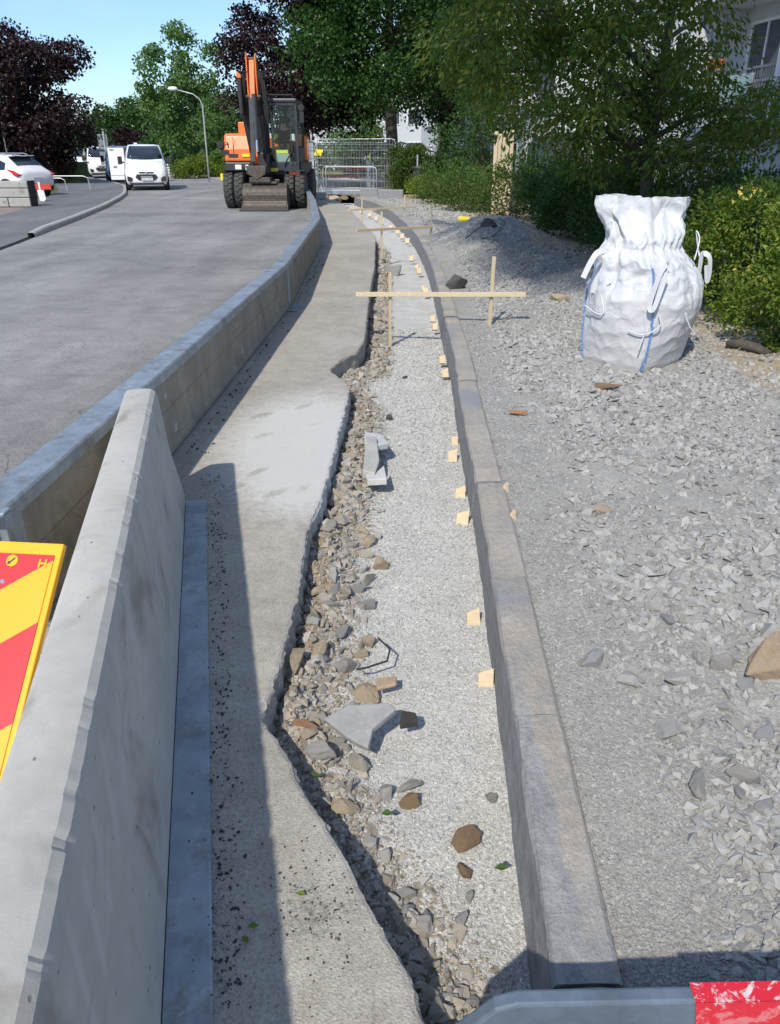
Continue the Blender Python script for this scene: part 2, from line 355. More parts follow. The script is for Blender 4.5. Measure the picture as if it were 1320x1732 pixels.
L_cherry = m_leaf('leaf_cherry', [(0.054, 0.110, 0.020), (0.100, 0.173, 0.028), (0.154, 0.206, 0.034), (0.070, 0.138, 0.023), (0.229, 0.220, 0.041)])
L_shrub = m_leaf('leaf_shrub', [(0.034, 0.080, 0.018), (0.062, 0.125, 0.023), (0.097, 0.160, 0.025), (0.046, 0.097, 0.023), (0.137, 0.176, 0.034)])
L_rose = m_leaf('leaf_rose', [(0.062, 0.125, 0.018), (0.125, 0.200, 0.025), (0.188, 0.250, 0.031), (0.075, 0.150, 0.025), (0.275, 0.275, 0.037)])
L_yellow = m_leaf('leaf_yellow', [(0.7, 0.52, 0.06), (0.6, 0.5, 0.12), (0.75, 0.62, 0.2)])
L_grass = m_leaf('grass_blade', [(0.09, 0.13, 0.03), (0.14, 0.17, 0.05), (0.2, 0.2, 0.08), (0.07, 0.12, 0.03)])
M_bark = plain('bark', (0.075, 0.065, 0.055), 0.95, var=0.35, scale=25)
M_barkl = plain('bark_light', (0.2, 0.18, 0.15), 0.95, var=0.3, scale=25)

M_black = plain('black_rubber', (0.028, 0.028, 0.03), 0.75, var=0.25)
M_tyre = plain('tyre_rubber', (0.06, 0.062, 0.06), 0.9, var=0.3, scale=20)
M_dsteel = plain('dark_machine_steel', (0.045, 0.05, 0.058), 0.45, 0.3, var=0.25)
M_wsteel = plain('worn_steel', (0.085, 0.072, 0.060), 0.6, 0.2, var=0.45, scale=12)
M_orange = plain('orange_paint', (0.80, 0.17, 0.025), 0.4, var=0.08, Coat_Weight=0.4)
M_white = plain('white_paint', (0.80, 0.81, 0.82), 0.3, var=0.02, Coat_Weight=0.8)
M_bluew = plain('pale_blue_paint', (0.35, 0.45, 0.6), 0.3, var=0.03, Coat_Weight=0.8)
M_silver = plain('silver_paint', (0.4, 0.42, 0.44), 0.3, 0.4, var=0.03, Coat_Weight=0.8)
M_chrome = plain('bright_metal', (0.7, 0.7, 0.72), 0.2, 0.9, var=0.02)
M_glass = plain('dark_glass', (0.012, 0.018, 0.028), 0.06, var=0.1, spec=0.9)
M_lens = plain('lamp_lens', (0.72, 0.75, 0.78), 0.12, var=0.05, spec=0.8)
M_red = plain('red_lens', (0.55, 0.02, 0.02), 0.2, var=0.1)
M_redp = plain('red_paint', (0.55, 0.06, 0.04), 0.5, var=0.15)
M_yellow = plain('yellow_plastic', (0.82, 0.68, 0.04), 0.4, var=0.06)
M_plate = plain('plate_white', (0.75, 0.77, 0.8), 0.4, var=0.02)
M_ink = plain('plate_ink', (0.03, 0.03, 0.05), 0.5)
M_pipe = plain('grey_tube', (0.50, 0.52, 0.54), 0.45, 0.35)
M_wall = plain('render_wall', (0.56, 0.585, 0.62), 0.9, var=0.04, scale=3)
M_teal = plain('pale_teal_panel', (0.33, 0.43, 0.43), 0.5, var=0.06)
M_frame = plain('window_frame_white', (0.75, 0.76, 0.77), 0.5, var=0.03)
M_pane = plain('window_pane', (0.07, 0.085, 0.1), 0.08, var=0.3, spec=0.9)
M_rail = plain('railing_metal', (0.25, 0.27, 0.29), 0.5, 0.5)
M_terra = plain('terracotta', (0.5, 0.14, 0.06), 0.8)
M_beige = plain('beige_curtain', (0.42, 0.37, 0.28), 0.9)
M_brickw = plain('brown_wall', (0.28, 0.17, 0.13), 0.9, scale=3)
M_hivis = plain('hivis_yellow', (0.68, 0.75, 0.06), 0.7)
M_navy = plain('dark_cloth', (0.012, 0.014, 0.02), 0.9)
M_skin = plain('skin', (0.5, 0.3, 0.21), 0.6)
def m_glassy():
    n = NT('cab_glass'); n.fin((0.6, 0.75, 0.72), 0.03)
    t = n.n('ShaderNodeBsdfTransparent'); t.inputs[0].default_value = (0.9, 0.95, 0.94, 1); g = n.n('ShaderNodeBsdfGlossy'); g.inputs['Roughness'].default_value = 0.03
    mi = n.n('ShaderNodeMixShader'); mi.inputs[0].default_value = 0.02
    n.t.links.new(t.outputs[0], mi.inputs[1]); n.t.links.new(g.outputs[0], mi.inputs[2]); n.t.links.new(mi.outputs[0], n.o.inputs['Surface']); return n.m
M_cabglass = m_glassy()
def m_bag():
    n = NT('woven_bag'); a = n.noise(7, 5, 0.6, dist=1.2); b = n.voro(11, 'F1', vec=None); w = n.noise(26, 5, 0.7, dist=1.5)
    wv = n.n('ShaderNodeTexWave'); wv.inputs['Scale'].default_value = 130; n.t.links.new(n.co.outputs['Object'], wv.inputs['Vector'])
    c = n.ramp(a, [(0.3, (0.53, 0.55, 0.59)), (0.7, (0.62, 0.63, 0.65))])
    x = n.sep(); lo = n.ramp(x[2], [(0.0, 1), (0.62, 0.35), (0.68, 0)])
    c = n.mix(n.math('MULTIPLY', lo, 0.45), c, (0.50, 0.465, 0.43))
    wn_ = n.n('ShaderNodeTexNoise'); wn_.inputs['Scale'].default_value = 5; n.t.links.new(n.co.outputs['Object'], wn_.inputs['Vector']); wv_ = n.n('ShaderNodeVectorMath'); wv_.operation = 'MULTIPLY_ADD'; wv_.inputs[1].default_value = (.30, .30, .30); n.t.links.new(wn_.outputs['Color'], wv_.inputs[0]); n.t.links.new(n.co.outputs['Object'], wv_.inputs[2])
    e9 = n.ramp(n.voro(6, 'DISTANCE_TO_EDGE', wv_.outputs[0]), [(0, 1), (.10, 0)]); e20 = n.ramp(n.voro(19, 'DISTANCE_TO_EDGE', wv_.outputs[0]), [(0, 1), (.12, 0)])
    h = n.math('ADD', n.math('MULTIPLY', n.voro(6, 'F1', wv_.outputs[0]), 1.1), n.math('ADD', n.math('MULTIPLY', e9, .22), n.math('MULTIPLY', e20, .05)))
    return n.fin(c, 0.30, bump=h, bs=0.24, bd=0.03, spec=0.6)
M_bag = m_bag()
M_strap = plain('white_strap', (0.60, 0.61, 0.64), 0.6, var=0.04, scale=40)
M_stitch = plain('blue_stitch', (0.17, 0.33, 0.66), 0.6, var=0.5, scale=60)
M_setts = m_concrete('brick_paving', (0.2, 0.16, 0.14), (0.28, 0.22, 0.19), pits=False)
M_lawn = plain('grass_ground', (0.07, 0.10, 0.03), 0.95, var=0.35, scale=3)
M_lawn2 = plain('earth_ground', (0.16, 0.14, 0.10), 0.95, var=0.3, scale=2)

# ------------------------------------------------------------------ survey lines
def interp(pts):
    ys = np.array([p[1] for p in pts]); xs = np.array([p[0] for p in pts])
    return lambda y: np.interp(y, ys, xs)
EDGE = [(0.34, 0.3), (0.2, 0.7), (0.07, 0.97), (0.04, 1.06), (-0.03, 1.2), (-0.11, 1.38), (-0.23, 1.57), (-0.31, 1.75), (-0.40, 1.9), (-0.40, 1.97), (-0.38, 2.26), (-0.37, 2.67), (-0.39, 3.2),
        (-0.35, 3.61), (-0.33, 4.3), (-0.31, 5.12), (-0.30, 5.64), (-0.39, 5.89), (-0.49, 6.13), (-0.43, 6.46), (-0.29, 6.76), (-0.24, 7.39), (-0.26, 9.74), (-0.24, 12.5), (-0.31, 17.1), (-0.42, 18.2), (-0.99, 23.0), (-1.6, 28.5), (-2.3, 32.3), (-2.5, 36)]
edge0 = interp(EDGE)
def edge(y): return edge0(y)+0.008*fbm(y*0+3.3, y, 20, 5)+0.012*np.minimum(0, fbm(y*0+8.3, y, 20, 4)+.2)+0.006*fbm(y*0+1.3, y, 55, 3)
KL = [(0.31, 0.3), (0.335, 1.0), (0.35, 1.31), (0.37, 1.7), (0.39, 2.19), (0.41, 2.72), (0.46, 4.07), (0.495, 5.23), (0.555, 6.91), (0.605, 9.6), (0.64, 12.1), (0.62, 14.9), (0.54, 17.5), (0.40, 19.8), (0.0, 24.9), (-0.6, 29.0), (-1.4, 32.2)]
def smooth_line(pts, n=400):
    ys = np.array([p[1] for p in pts]); xs = np.array([p[0] for p in pts]); yy = np.linspace(ys[0], ys[-1], n); xx = np.interp(yy, ys, xs)
    for _ in range(12): xx[1:-1] = 0.25*xx[:-2]+0.5*xx[1:-1]+0.25*xx[2:]
    return lambda y: np.interp(y, yy, xx)
kerbx = smooth_line(KL)
KW = 0.145; ZF = -0.17; ZK = 0.05

def ys_grid(y0, y1, a=0.012, g=0.006):
    ys = [y0]
    while ys[-1] < y1: ys.append(ys[-1]+max(a, g*ys[-1]))
    ys[-1] = y1; return np.array(ys)

def strip(name, y0, y1, fl, fr, nx, fz, mat, attrs=None, a=0.012, g=0.006, skirtR=None, pw=1.0):
    ys = ys_grid(y0, y1, a, g); t = np.linspace(0, 1, nx)**pw
    xl, xr = fl(ys), fr(ys); X = xl[:, None]*(1-t)+xr[:, None]*t; Y = np.repeat(ys[:, None], nx, 1); Z = fz(X, Y)
    at = {k: f(X, Y) for k, f in (attrs or {}).items()}
    if skirtR is not None:
        for dx, z in skirtR:
            nxn = 0.012*fbm(ys*0+z*7, ys, 25, 3)+np.random.default_rng(int(-z*1000)+1).normal(0, .005 if z < -.02 else .0006, len(ys))
            X = np.hstack([X, (xr+dx+nxn)[:, None]]); Y = np.hstack([Y, ys[:, None]]); Z = np.hstack([Z, np.full((len(ys), 1), z)])
            at = {k: np.hstack([v, v[:, -1:]]) for k, v in at.items()}
    n, m = X.shape; V = np.stack([X, Y, Z], -1).reshape(-1, 3); i = np.arange(n*m).reshape(n, m)
    F = np.stack([i[:-1, :-1], i[:-1, 1:], i[1:, 1:], i[1:, :-1]], -1).reshape(-1, 4)
    return npmesh(name, V, F, mat, smooth=skirtR is None, attrs={k: v.ravel() for k, v in at.items()})

def poly_sheet(name, pts, z, mat, th=0.0):
    mb = MB(); mb.add([(x, y, z) for x, y in pts], [tuple(range(len(pts)))])
    o = obj(name, mb, mat, fixn=False); return o

# ------------------------------------------------------------------ the setting
g = MB(); g.add([(-400, -60, -0.3), (400, -60, -0.3), (400, 700, -0.3), (-400, 700, -0.3)], [(0, 1, 2, 3)]); tag(obj('ground', g, M_lawn2, fixn=False), kind='structure')
LK = [(-5.2, -20), (-6.2, 6), (-6.7, 11), (-7.0, 14.5), (-7.5, 17.4), (-7.7, 18.5), (-8.2, 21.6), (-9.06, 26.3), (-10.1, 31.1), (-11.0, 34.7), (-13.2, 41.8), (-15.2, 46.5), (-19, 54), (-25, 66), (-34, 82), (-48, 104), (-80, 150)]
RK = [(-0.6, -20), (-1.12, 0), (-1.3, 4), (-1.3, 12), (-1.45, 16), (-1.9, 21), (-2.7, 28), (-3.4, 34), (-5.2, 42), (-8.2, 50), (-12.5, 58), (-20, 70), (-31, 86), (-44, 104), (-72, 150)]
def band(name, A, B, z, mat, kind='structure', th=0.25):
    mb = MB(); n = len(A); vs = [(x, y, z) for x, y in A]+[(x, y, z) for x, y in B]+[(x, y, z-th) for x, y in A]+[(x, y, z-th) for x, y in B]
    fs = [(i, n+i, n+i+1, i+1) for i in range(n-1)]+[(2*n+i, i, i+1, 2*n+i+1) for i in range(n-1)]+[(n+i, 3*n+i, 3*n+i+1, n+i+1) for i in range(n-1)]
    mb.add(vs, fs); return tag(obj(name, mb, mat, fixn=False), kind=kind)
def dens(pts, st=2.0):
    out = []
    for (x0, y0), (x1, y1) in zip(pts[:-1], pts[1:]):
        k = max(1, int((y1-y0)/st)); out += [(x0+(x1-x0)*i/k, y0+(y1-y0)*i/k) for i in range(k)]
    return out+[pts[-1]]
def resamp(pts, ys): return [(float(np.interp(y, [p[1] for p in pts], [p[0] for p in pts])), y) for y in ys]
yr = list(np.arange(-20, 151, 2.0))
band('road', resamp(LK, yr), resamp(RK, yr), 0.0, M_road)
LP2 = [(-9.6, -20), (-9.8, 10), (-10.3, 21.6), (-11.2, 26.3), (-12.5, 30), (-14.7, 37), (-18.5, 46), (-23, 54), (-29, 66), (-38, 82), (-52, 104), (-86, 150)]
band('pavement', resamp(LP2, yr), [(x-0.14, y) for x, y in resamp(LK, yr)], 0.10, M_pav)
# left kerb
def kerb_band(name, line, w, z0, z1, y0, y1, mat):
    ys = np.arange(y0, y1, 0.5); L = [p for p in resamp(line, ys)]; mb = MB(); n = len(L)
    for i, (x, y) in enumerate(L):
        zz = z1*min(1, max(0.05, (y-14)/4))
        for dx, z in ((-w, z0), (-w, zz+0.006), (-0.03, zz+0.006), (0.0, zz-0.02), (0.012, z0)): mb.v.append((x+dx, y, z))
    for i in range(n-1):
        for k in range(4): mb.f.append((i*5+k, i*5+k+1, i*5+5+k+1, i*5+5+k)); mb.m.append(0)
    return tag(obj(name, mb, mat, fixn=True), kind='structure')
kerb_band('kerb', LK, 0.14, -0.1, 0.11, 17.0, 70, M_conG)
for v in bpy.data.objects['pavement'].data.vertices:
    if v.co.z > .05 and v.co.y < 18.5 and abs(v.co.x-float(np.interp(v.co.y, [q[1] for q in LK], [q[0] for q in LK]))) < .3: v.co.z = .008
# right kerb and pavement far off
RP2 = [(x+2.6, y) for x, y in RK]
yf = list(np.arange(34, 151, 2.0))
band('pavement', resamp([(x, y) for x, y in RK], yf), resamp(RP2, yf), 0.08, M_conG)
# lawns either side
band('lawn', [(-300, y) for y in yr], resamp([(x, y) for x, y in LP2], yr), 0.06, M_lawn)
band('lawn', resamp([(x, y) for x, y in RP2], yf), [(250, y) for y in yf], 0.0, M_lawn)
poly_sheet('brick_paving', [(-40, 20.6), (-10.35, 21.4), (-11.2, 26.1), (-11.3, 31), (-40, 31)], 0.075, M_setts)['kind'] = 'structure'
bpy.data.objects['brick_paving']['kind'] = 'structure'

band('garden_soil', [(float(np.interp(y, [0, 3, 5.4, 6.6, 11, 17, 27, 34], [4.2, 4.0, 3.5, 3.15, 3.3, 2.8, 1.4, .3]))+1.4, y) for y in list(np.arange(-20, 35, 2.0))+[34.2]], [(250, y) for y in list(np.arange(-20, 35, 2.0))+[34.2]], -0.02, M_lawn2)
# --- path slab with its broken right edge
FEET = [(-0.78, 4.55, .9), (-0.62, 4.35, 1.1), (-0.50, 4.75, .7), (-0.86, 4.95, .8), (-0.60, 5.15, 1.0), (-0.47, 4.2, 1.2), (-0.72, 3.95, 1.0), (-0.44, 5.5, .6), (-0.93, 5.6, 1.3), (-0.68, 5.75, .7), (-0.78, 6.0, 1.2), (-0.45, 3.72, 1.1), (-0.58, 3.65, .8), (-0.83, 3.7, .9)]
def f_dust(X, Y):
    d = np.exp(-(((X+0.55)/0.55)**2+((Y-4.55)/1.0)**2))*1.15+np.exp(-(((X+0.45)/0.3)**2+((Y-3.7)/0.5)**2))*0.5
    d += 0.35*np.exp(-(((X+0.2)/0.5)**2+((Y-15.5)/2.5)**2))+0.18*np.exp(-((Y-9)/2.5)**2)
    for (fx, fy, a) in FEET:
        ca, sa = math.cos(a), math.sin(a); u = (X-fx)*ca+(Y-fy)*sa; v = -(X-fx)*sa+(Y-fy)*ca
        q = (u/0.10)**2+(v/0.036)**2
        d -= 0.38*np.exp(-q**2); d += 0.16*np.exp(-((q-1.5)/0.3)**2)
    return d
def f_dirt(X, Y):
    s = X-(-0.38-0.215*(Y-1.0))
    d = 0.55*np.exp(-((s+0.03)/0.07)**2)*sstep(3.7, 2.2, Y)+0.42*np.exp(-(((X+0.16)/0.13)**2+((Y-1.22)/0.14)**2))
    d += 0.4*np.exp(-((X+1.13)/0.05)**2)*sstep(3.8, 4.4, Y)*sstep(9, 6, Y)+0.22*np.exp(-(((X+0.35)/0.2)**2+((Y-1.25)/0.3)**2))
    return d
def pathz(X, Y): return 0.004+0.006*fbm(X, Y, 1.4, 3)-0.004*sstep(0.012, 0.0, edge(Y)-X)
tag(strip('path', -1.0, 36, lambda y: np.interp(y, [p[1] for p in RK], [p[0] for p in RK])-0.05, edge, 90, pathz, M_path, dict(dust=f_dust, dirt=f_dirt), skirtR=[(0.002, -0.003), (0.006, -0.012), (-0.004, -0.05), (0.004, -0.09), (0.0, -0.2)]), kind='structure')

# --- trench bed
def bedz(X, Y):
    e = X-edge0(Y); k = kerbx(Y)-X
    rub = sstep(0.34, 0.0, e)
    z = ZF+0.012*fbm(X, Y, 5, 5)+rub*(0.06+0.07*fbm(X, Y, 9, 5))
    z += 0.05*np.exp(-(((X+0.33)/0.15)**2+((Y-6.1)/0.4)**2))
    z -= 0.05*sstep(1.9, 1.0, Y)*sstep(0.3, 0.1, e)+0.085*sstep(3.5, 9, Y)+0.03*sstep(0.05, 0.0, e)
    return z
def bed_dirt(X, Y):
    e = X-edge0(Y); d = 0.72*sstep(0.27, 0.04, e)
    d = d*np.where(Y < 2.3, 0.35, 1.0)+0.5*np.exp(-(((X+0.33)/0.16)**2+((Y-6.0)/0.7)**2))+0.55*sstep(21, 24, Y)*sstep(0.5, 0.2, e)
    return d
tag(strip('trench_bed', 0.2, 33.5, lambda y: edge0(y)-0.03, lambda y: kerbx(np.minimum(y, 32.2))+0.03, 70, bedz, M_bed, dict(dirt=bed_dirt), a=0.012), kind='structure')

# --- gravel yard right of the kerb
HEDGE = [(4.2, 0.0), (4.0, 3.0), (3.5, 5.4), (3.15, 6.6), (3.15, 8.0), (3.3, 11.0), (3.2, 13.2), (2.8, 17.0), (2.4, 20.5), (1.4, 27), (0.3, 34), (-0.2, 38)]
hedgex = interp(HEDGE)
def gravz(X, Y):
    k = X-kerbx(np.minimum(Y, 32))-KW
    z = 0.022+0.02*sstep(0.3, 0.8, k)+0.07*fbm(X, Y, 1.1, 3)*sstep(0.15, 0.7, k)+0.022*fbm(X, Y, 7, 4)*sstep(0.1, 0.4, k)
    z += 0.36*np.exp(-(((X-2.25)/0.9)**2+((Y-16.6)/1.7)**2)**1.2)+0.20*np.exp(-(((X-1.5)/0.6)**2+((Y-14.2)/2.0)**2))
    z += 0.10*np.exp(-(((X-1.0)/0.3)**2+((Y-19.5)/1.0)**2))
    z += 0.05*sstep(1.2, 0.9, Y*0+1)*0
    z -= 0.05*np.exp(-(((X-2.05)/0.6)**2+((Y-6.3)/0.6)**2))
    return z
def grav_dirt(X, Y):
    e = hedgex(Y)-X
    return 0.75*sstep(0.75, 0.1, e)+0.22*sstep(.1, .5, fbm(X+31, Y+7, .7, 3))+0.75*np.exp(-(((X-2.95)/0.42)**2+((Y-5.5)/0.85)**2))
tag(strip('gravel_ground', 0.2, 38, lambda y: kerbx(np.minimum(y, 32.2))+KW-0.03, lambda y: hedgex(y)+1.6, 150, gravz, M_gravg, dict(dirt=grav_dirt), a=0.014, g=0.007, pw=1.25), kind='structure')

# ------------------------------------------------------------------ stones
def hull_proto(rng, n=11, flat=0.7, rnd=0.25):
    bm = bmesh.new()
    for i in range(n):
        v = rng.normal(size=3); v /= np.linalg.norm(v); v *= 1+rng.uniform(-rnd, rnd); bm.verts.new((v[0], v[1]*rng.uniform(.8, 1), v[2]*flat))
    r = bmesh.ops.convex_hull(bm, input=bm.verts)
    bmesh.ops.delete(bm, geom=[v for v in bm.verts if not v.link_faces], context='VERTS')
    bmesh.ops.triangulate(bm, faces=bm.faces); bm.verts.index_update()
    V = np.array([v.co[:] for v in bm.verts]); F = np.array([[v.index for v in f.verts] for f in bm.faces]); bm.free(); return V, F
rg = np.random.default_rng(5)
PRO = [hull_proto(rg, int(rg.integers(8, 13)), rg.uniform(.45, .85)) for _ in range(14)]
PRS = [hull_proto(rg, 7, rg.uniform(.5, .85)) for _ in range(12)]
def rotm(a, b, c):
    ca, sa, cb, sb, cc, sc_ = np.cos(a), np.sin(a), np.cos(b), np.sin(b), np.cos(c), np.sin(c)
    Rz = np.zeros((len(a), 3, 3)); Rz[:, 0, 0] = ca; Rz[:, 0, 1] = -sa; Rz[:, 1, 0] = sa; Rz[:, 1, 1] = ca; Rz[:, 2, 2] = 1
    Rx = np.zeros_like(Rz); Rx[:, 0, 0] = 1; Rx[:, 1, 1] = cb; Rx[:, 1, 2] = -sb; Rx[:, 2, 1] = sb; Rx[:, 2, 2] = cb
    Rw = np.zeros_like(Rz); Rw[:, 0, 0] = cc; Rw[:, 0, 1] = -sc_; Rw[:, 1, 0] = sc_; Rw[:, 1, 1] = cc; Rw[:, 2, 2] = 1
    return Rz @ Rx @ Rw
def scatter(name, X, Y, Z, S, mat, tilt=0.5, seed=1, pro=None):
    PRO_ = pro or PRO
    r = np.random.default_rng(seed); Vs, Fs = [], []; k = 0; pid = r.integers(0, len(PRO_), len(X))
    for pi, (V, F) in enumerate(PRO_):
        I = np.where(pid == pi)[0]
        if not len(I): continue
        M = rotm(r.uniform(0, 6.28, len(I)), r.normal(0, tilt, len(I)), r.uniform(0, 6.28, len(I)))
        asp = np.stack([r.uniform(.75, 1.35, len(I)), r.uniform(.65, 1.1, len(I)), r.uniform(.7, 1.1, len(I))], -1)
        v = (V[None]*asp[:, None]*S[I][:, None, None]) @ M.transpose(0, 2, 1)
        v += np.stack([X[I], Y[I], Z[I]], -1)[:, None]
        f = F[None]+(np.arange(len(I))*len(V))[:, None, None]+k
        Vs.append(v.reshape(-1, 3)); Fs.append(f.reshape(-1, 3)); k += len(I)*len(V)
    return npmesh(name, np.concatenate(Vs), np.concatenate(Fs), mat)
r = np.random.default_rng(21)
# coarse gravel: density falls with distance
def yard_points(n, ymin, ymax, pw):
    Y = ymin+(ymax-ymin)*r.random(n)**pw; kx = kerbx(Y)+KW; hx = hedgex(Y)+0.3; X = kx+(hx-kx)*r.random(n); return X, Y
X, Y = yard_points(90000, 0.85, 30, 2.1)
vis = (X < 0.56*(Y*0.906+0.68)+0.25)
k = X-kerbx(Y)-KW
strip_w = 0.15+0.12*fbm(Y*0, Y, 1.1, 4)+0.09*sstep(2.0, 1.3, Y)+0.12*sstep(2.8, 3.6, Y)*sstep(6, 4.2, Y)
bald = fbm(X*1.3+4, Y, 0.8, 3)
pr = np.clip(sstep(strip_w-0.12, strip_w+0.22, k)*(1.0+1.9*np.minimum(bald+.10, 0)), 0.03, 1)*np.where(grav_dirt(X, Y) > .5, 0.25, 1)
keep = vis & (r.random(len(X)) < pr)
keep &= ~(((X-2.05)**2+(Y-6.3)**2) < 0.33**2)
X, Y = X[keep], Y[keep]
kk = X-kerbx(Y)-KW
zone = sstep(0.08, 0.34, kk)*np.clip(0.95+0.9*fbm(X, Y+9, 1.3, 2), .45, 1.35)
S = (0.007+0.027*r.random(len(X))**1.8*zone+0.005*zone)*np.clip(0.85+0.02*Y, .85, 1.4)
tag(scatter('gravel', X, Y, gravz(X, Y)+S*0.12, S, M_crush, 0.5, 3), 'angular grey crushed stone spread over the ground right of the kerb', 'gravel', kind='stuff')
# fine chips over yard strip and trench
def chips(name, n, ymin, ymax, pw, fl, fr, fz, s0, s1, mat, lab, seed, prob=None):
    rr = np.random.default_rng(seed); Y = ymin+(ymax-ymin)*rr.random(n)**pw; X = fl(Y)+(fr(Y)-fl(Y))*rr.random(n)
    if prob is not None:
        kp = rr.random(n) < prob(X, Y); X, Y = X[kp], Y[kp]
    S = (s0+(s1-s0)*rr.random(len(X))**2)*np.clip(0.7+0.12*Y, 0.8, 1.8)
    return tag(scatter(name, X, Y, fz(X, Y)+S*0.15, S, mat, 0.6, seed, PRS if s1 < .02 else PRO), lab, 'gravel', kind='stuff')
chips('fine_gravel', 90000, 0.75, 9, 1.7, lambda y: edge0(y)+0.02, lambda y: kerbx(y)-0.004, bedz, 0.003, 0.0085, M_grain, 'pale fine crushed stone packed into the trench bed', 31, lambda x, y: 0.08+sstep(0.10, 0.30, x-edge0(y)))
chips('fine_gravel', 110000, 0.75, 8, 1.8, lambda y: kerbx(y)+KW, lambda y: kerbx(y)+KW+.35+.35*y, gravz, 0.003, 0.0085, M_crush, 'fine grey chippings beside the right face of the kerb', 32, lambda x, y: 0.26+0.74*sstep(.20, .0, x-kerbx(y)-KW-(0.15+0.12*fbm(y*0, y, 1.1, 4)+0.09*sstep(2.0, 1.3, y)+0.12*sstep(2.8, 3.6, y)*sstep(6, 4.2, y))))
chips('soil_crumbs', 48000, 0.8, 14, 1.5, lambda y: edge0(y)+0.005, lambda y: edge0(y)+0.32, bedz, 0.003, 0.011, M_crumb, 'brown soil and mortar crumbs filling the broken strip beside the path', 34, lambda x, y: sstep(0.32, 0.12, x-edge0(y)))
chips('rubble', 9000, 0.8, 17, 1.5, lambda y: edge0(y)+0.005, lambda y: edge0(y)+0.30, lambda x, y: bedz(x, y), 0.008, 0.032, M_rubble, 'small broken stones and mortar crumbs along the cut edge of the path', 33, lambda x, y: sstep(0.32, 0.05, x-edge0(y)))

# individual stones
def rock_mesh(name, mat, seed, flat=0.7, sub=3, cuts=9, rough=0.05):
    rr = np.random.default_rng(seed); bm = bmesh.new(); bmesh.ops.create_icosphere(bm, subdivisions=sub, radius=1)
    pl = [(rr.normal(size=3), rr.uniform(0.5, 0.85)) for _ in range(cuts+5)]; pl = [(n/np.linalg.norm(n), d) for n, d in pl]
    ph = rr.uniform(0, 6, 3)
    for v in bm.verts:
        c = np.array(v.co)
        for n, d in pl:
            q = c @ n
            if q > d: c = c-n*(q-d)*0.98
        c = c*(1+rough*math.sin(c[0]*5+ph[0])*math.sin(c[1]*6+ph[1])*math.sin(c[2]*5+ph[2])+rr.uniform(-.012, .012))
        v.co = (c[0], c[1], c[2]*flat)
    me = bpy.data.meshes.new(name); bm.to_mesh(me); bm.free(); me.materials.append(mat); return me
def ang_mesh(name, mat, seed, npt=12):
    rr = np.random.default_rng(seed); V, F = hull_proto(rr, npt, 1.0, .3); bm = bmesh.new(); vs = [bm.verts.new(v) for v in V]; [bm.faces.new([vs[i] for i in f]) for f in F]
    bmesh.ops.dissolve_limit(bm, angle_limit=R(12), verts=bm.verts, edges=bm.edges); bmesh.ops.bevel(bm, geom=bm.edges[:], offset=.05, segments=1, affect='EDGES'); bmesh.ops.triangulate(bm, faces=bm.faces); bmesh.ops.subdivide_edges(bm, edges=bm.edges[:], cuts=3, use_grid_fill=True)
    for v in bm.verts: c = v.co; v.co = c*(1+rr.uniform(-.022, .022)+.04*math.sin(c.y*11+seed)*math.sin(c.x*9)+.03*math.sin(c.x*6+seed)*math.sin(c.y*7)*math.sin(c.z*6+1))
    me = bpy.data.meshes.new(name); bm.to_mesh(me); bm.free(); me.materials.append(mat); return me
def put_stone(me, name, x, y, z, sx, sy, sz, rz, label, group=None, tilt=(0, 0)):
    o = bpy.data.objects.new(name, me); COL.objects.link(o); o.location = (x, y, z); o.scale = (sx, sy, sz); o.rotation_euler = (tilt[0], tilt[1], rz)
    return tag(o, label, 'stone', group)
def hz(x, y, right=False): return float((gravz if right else bedz)(np.array([x]), np.array([y]))[0])
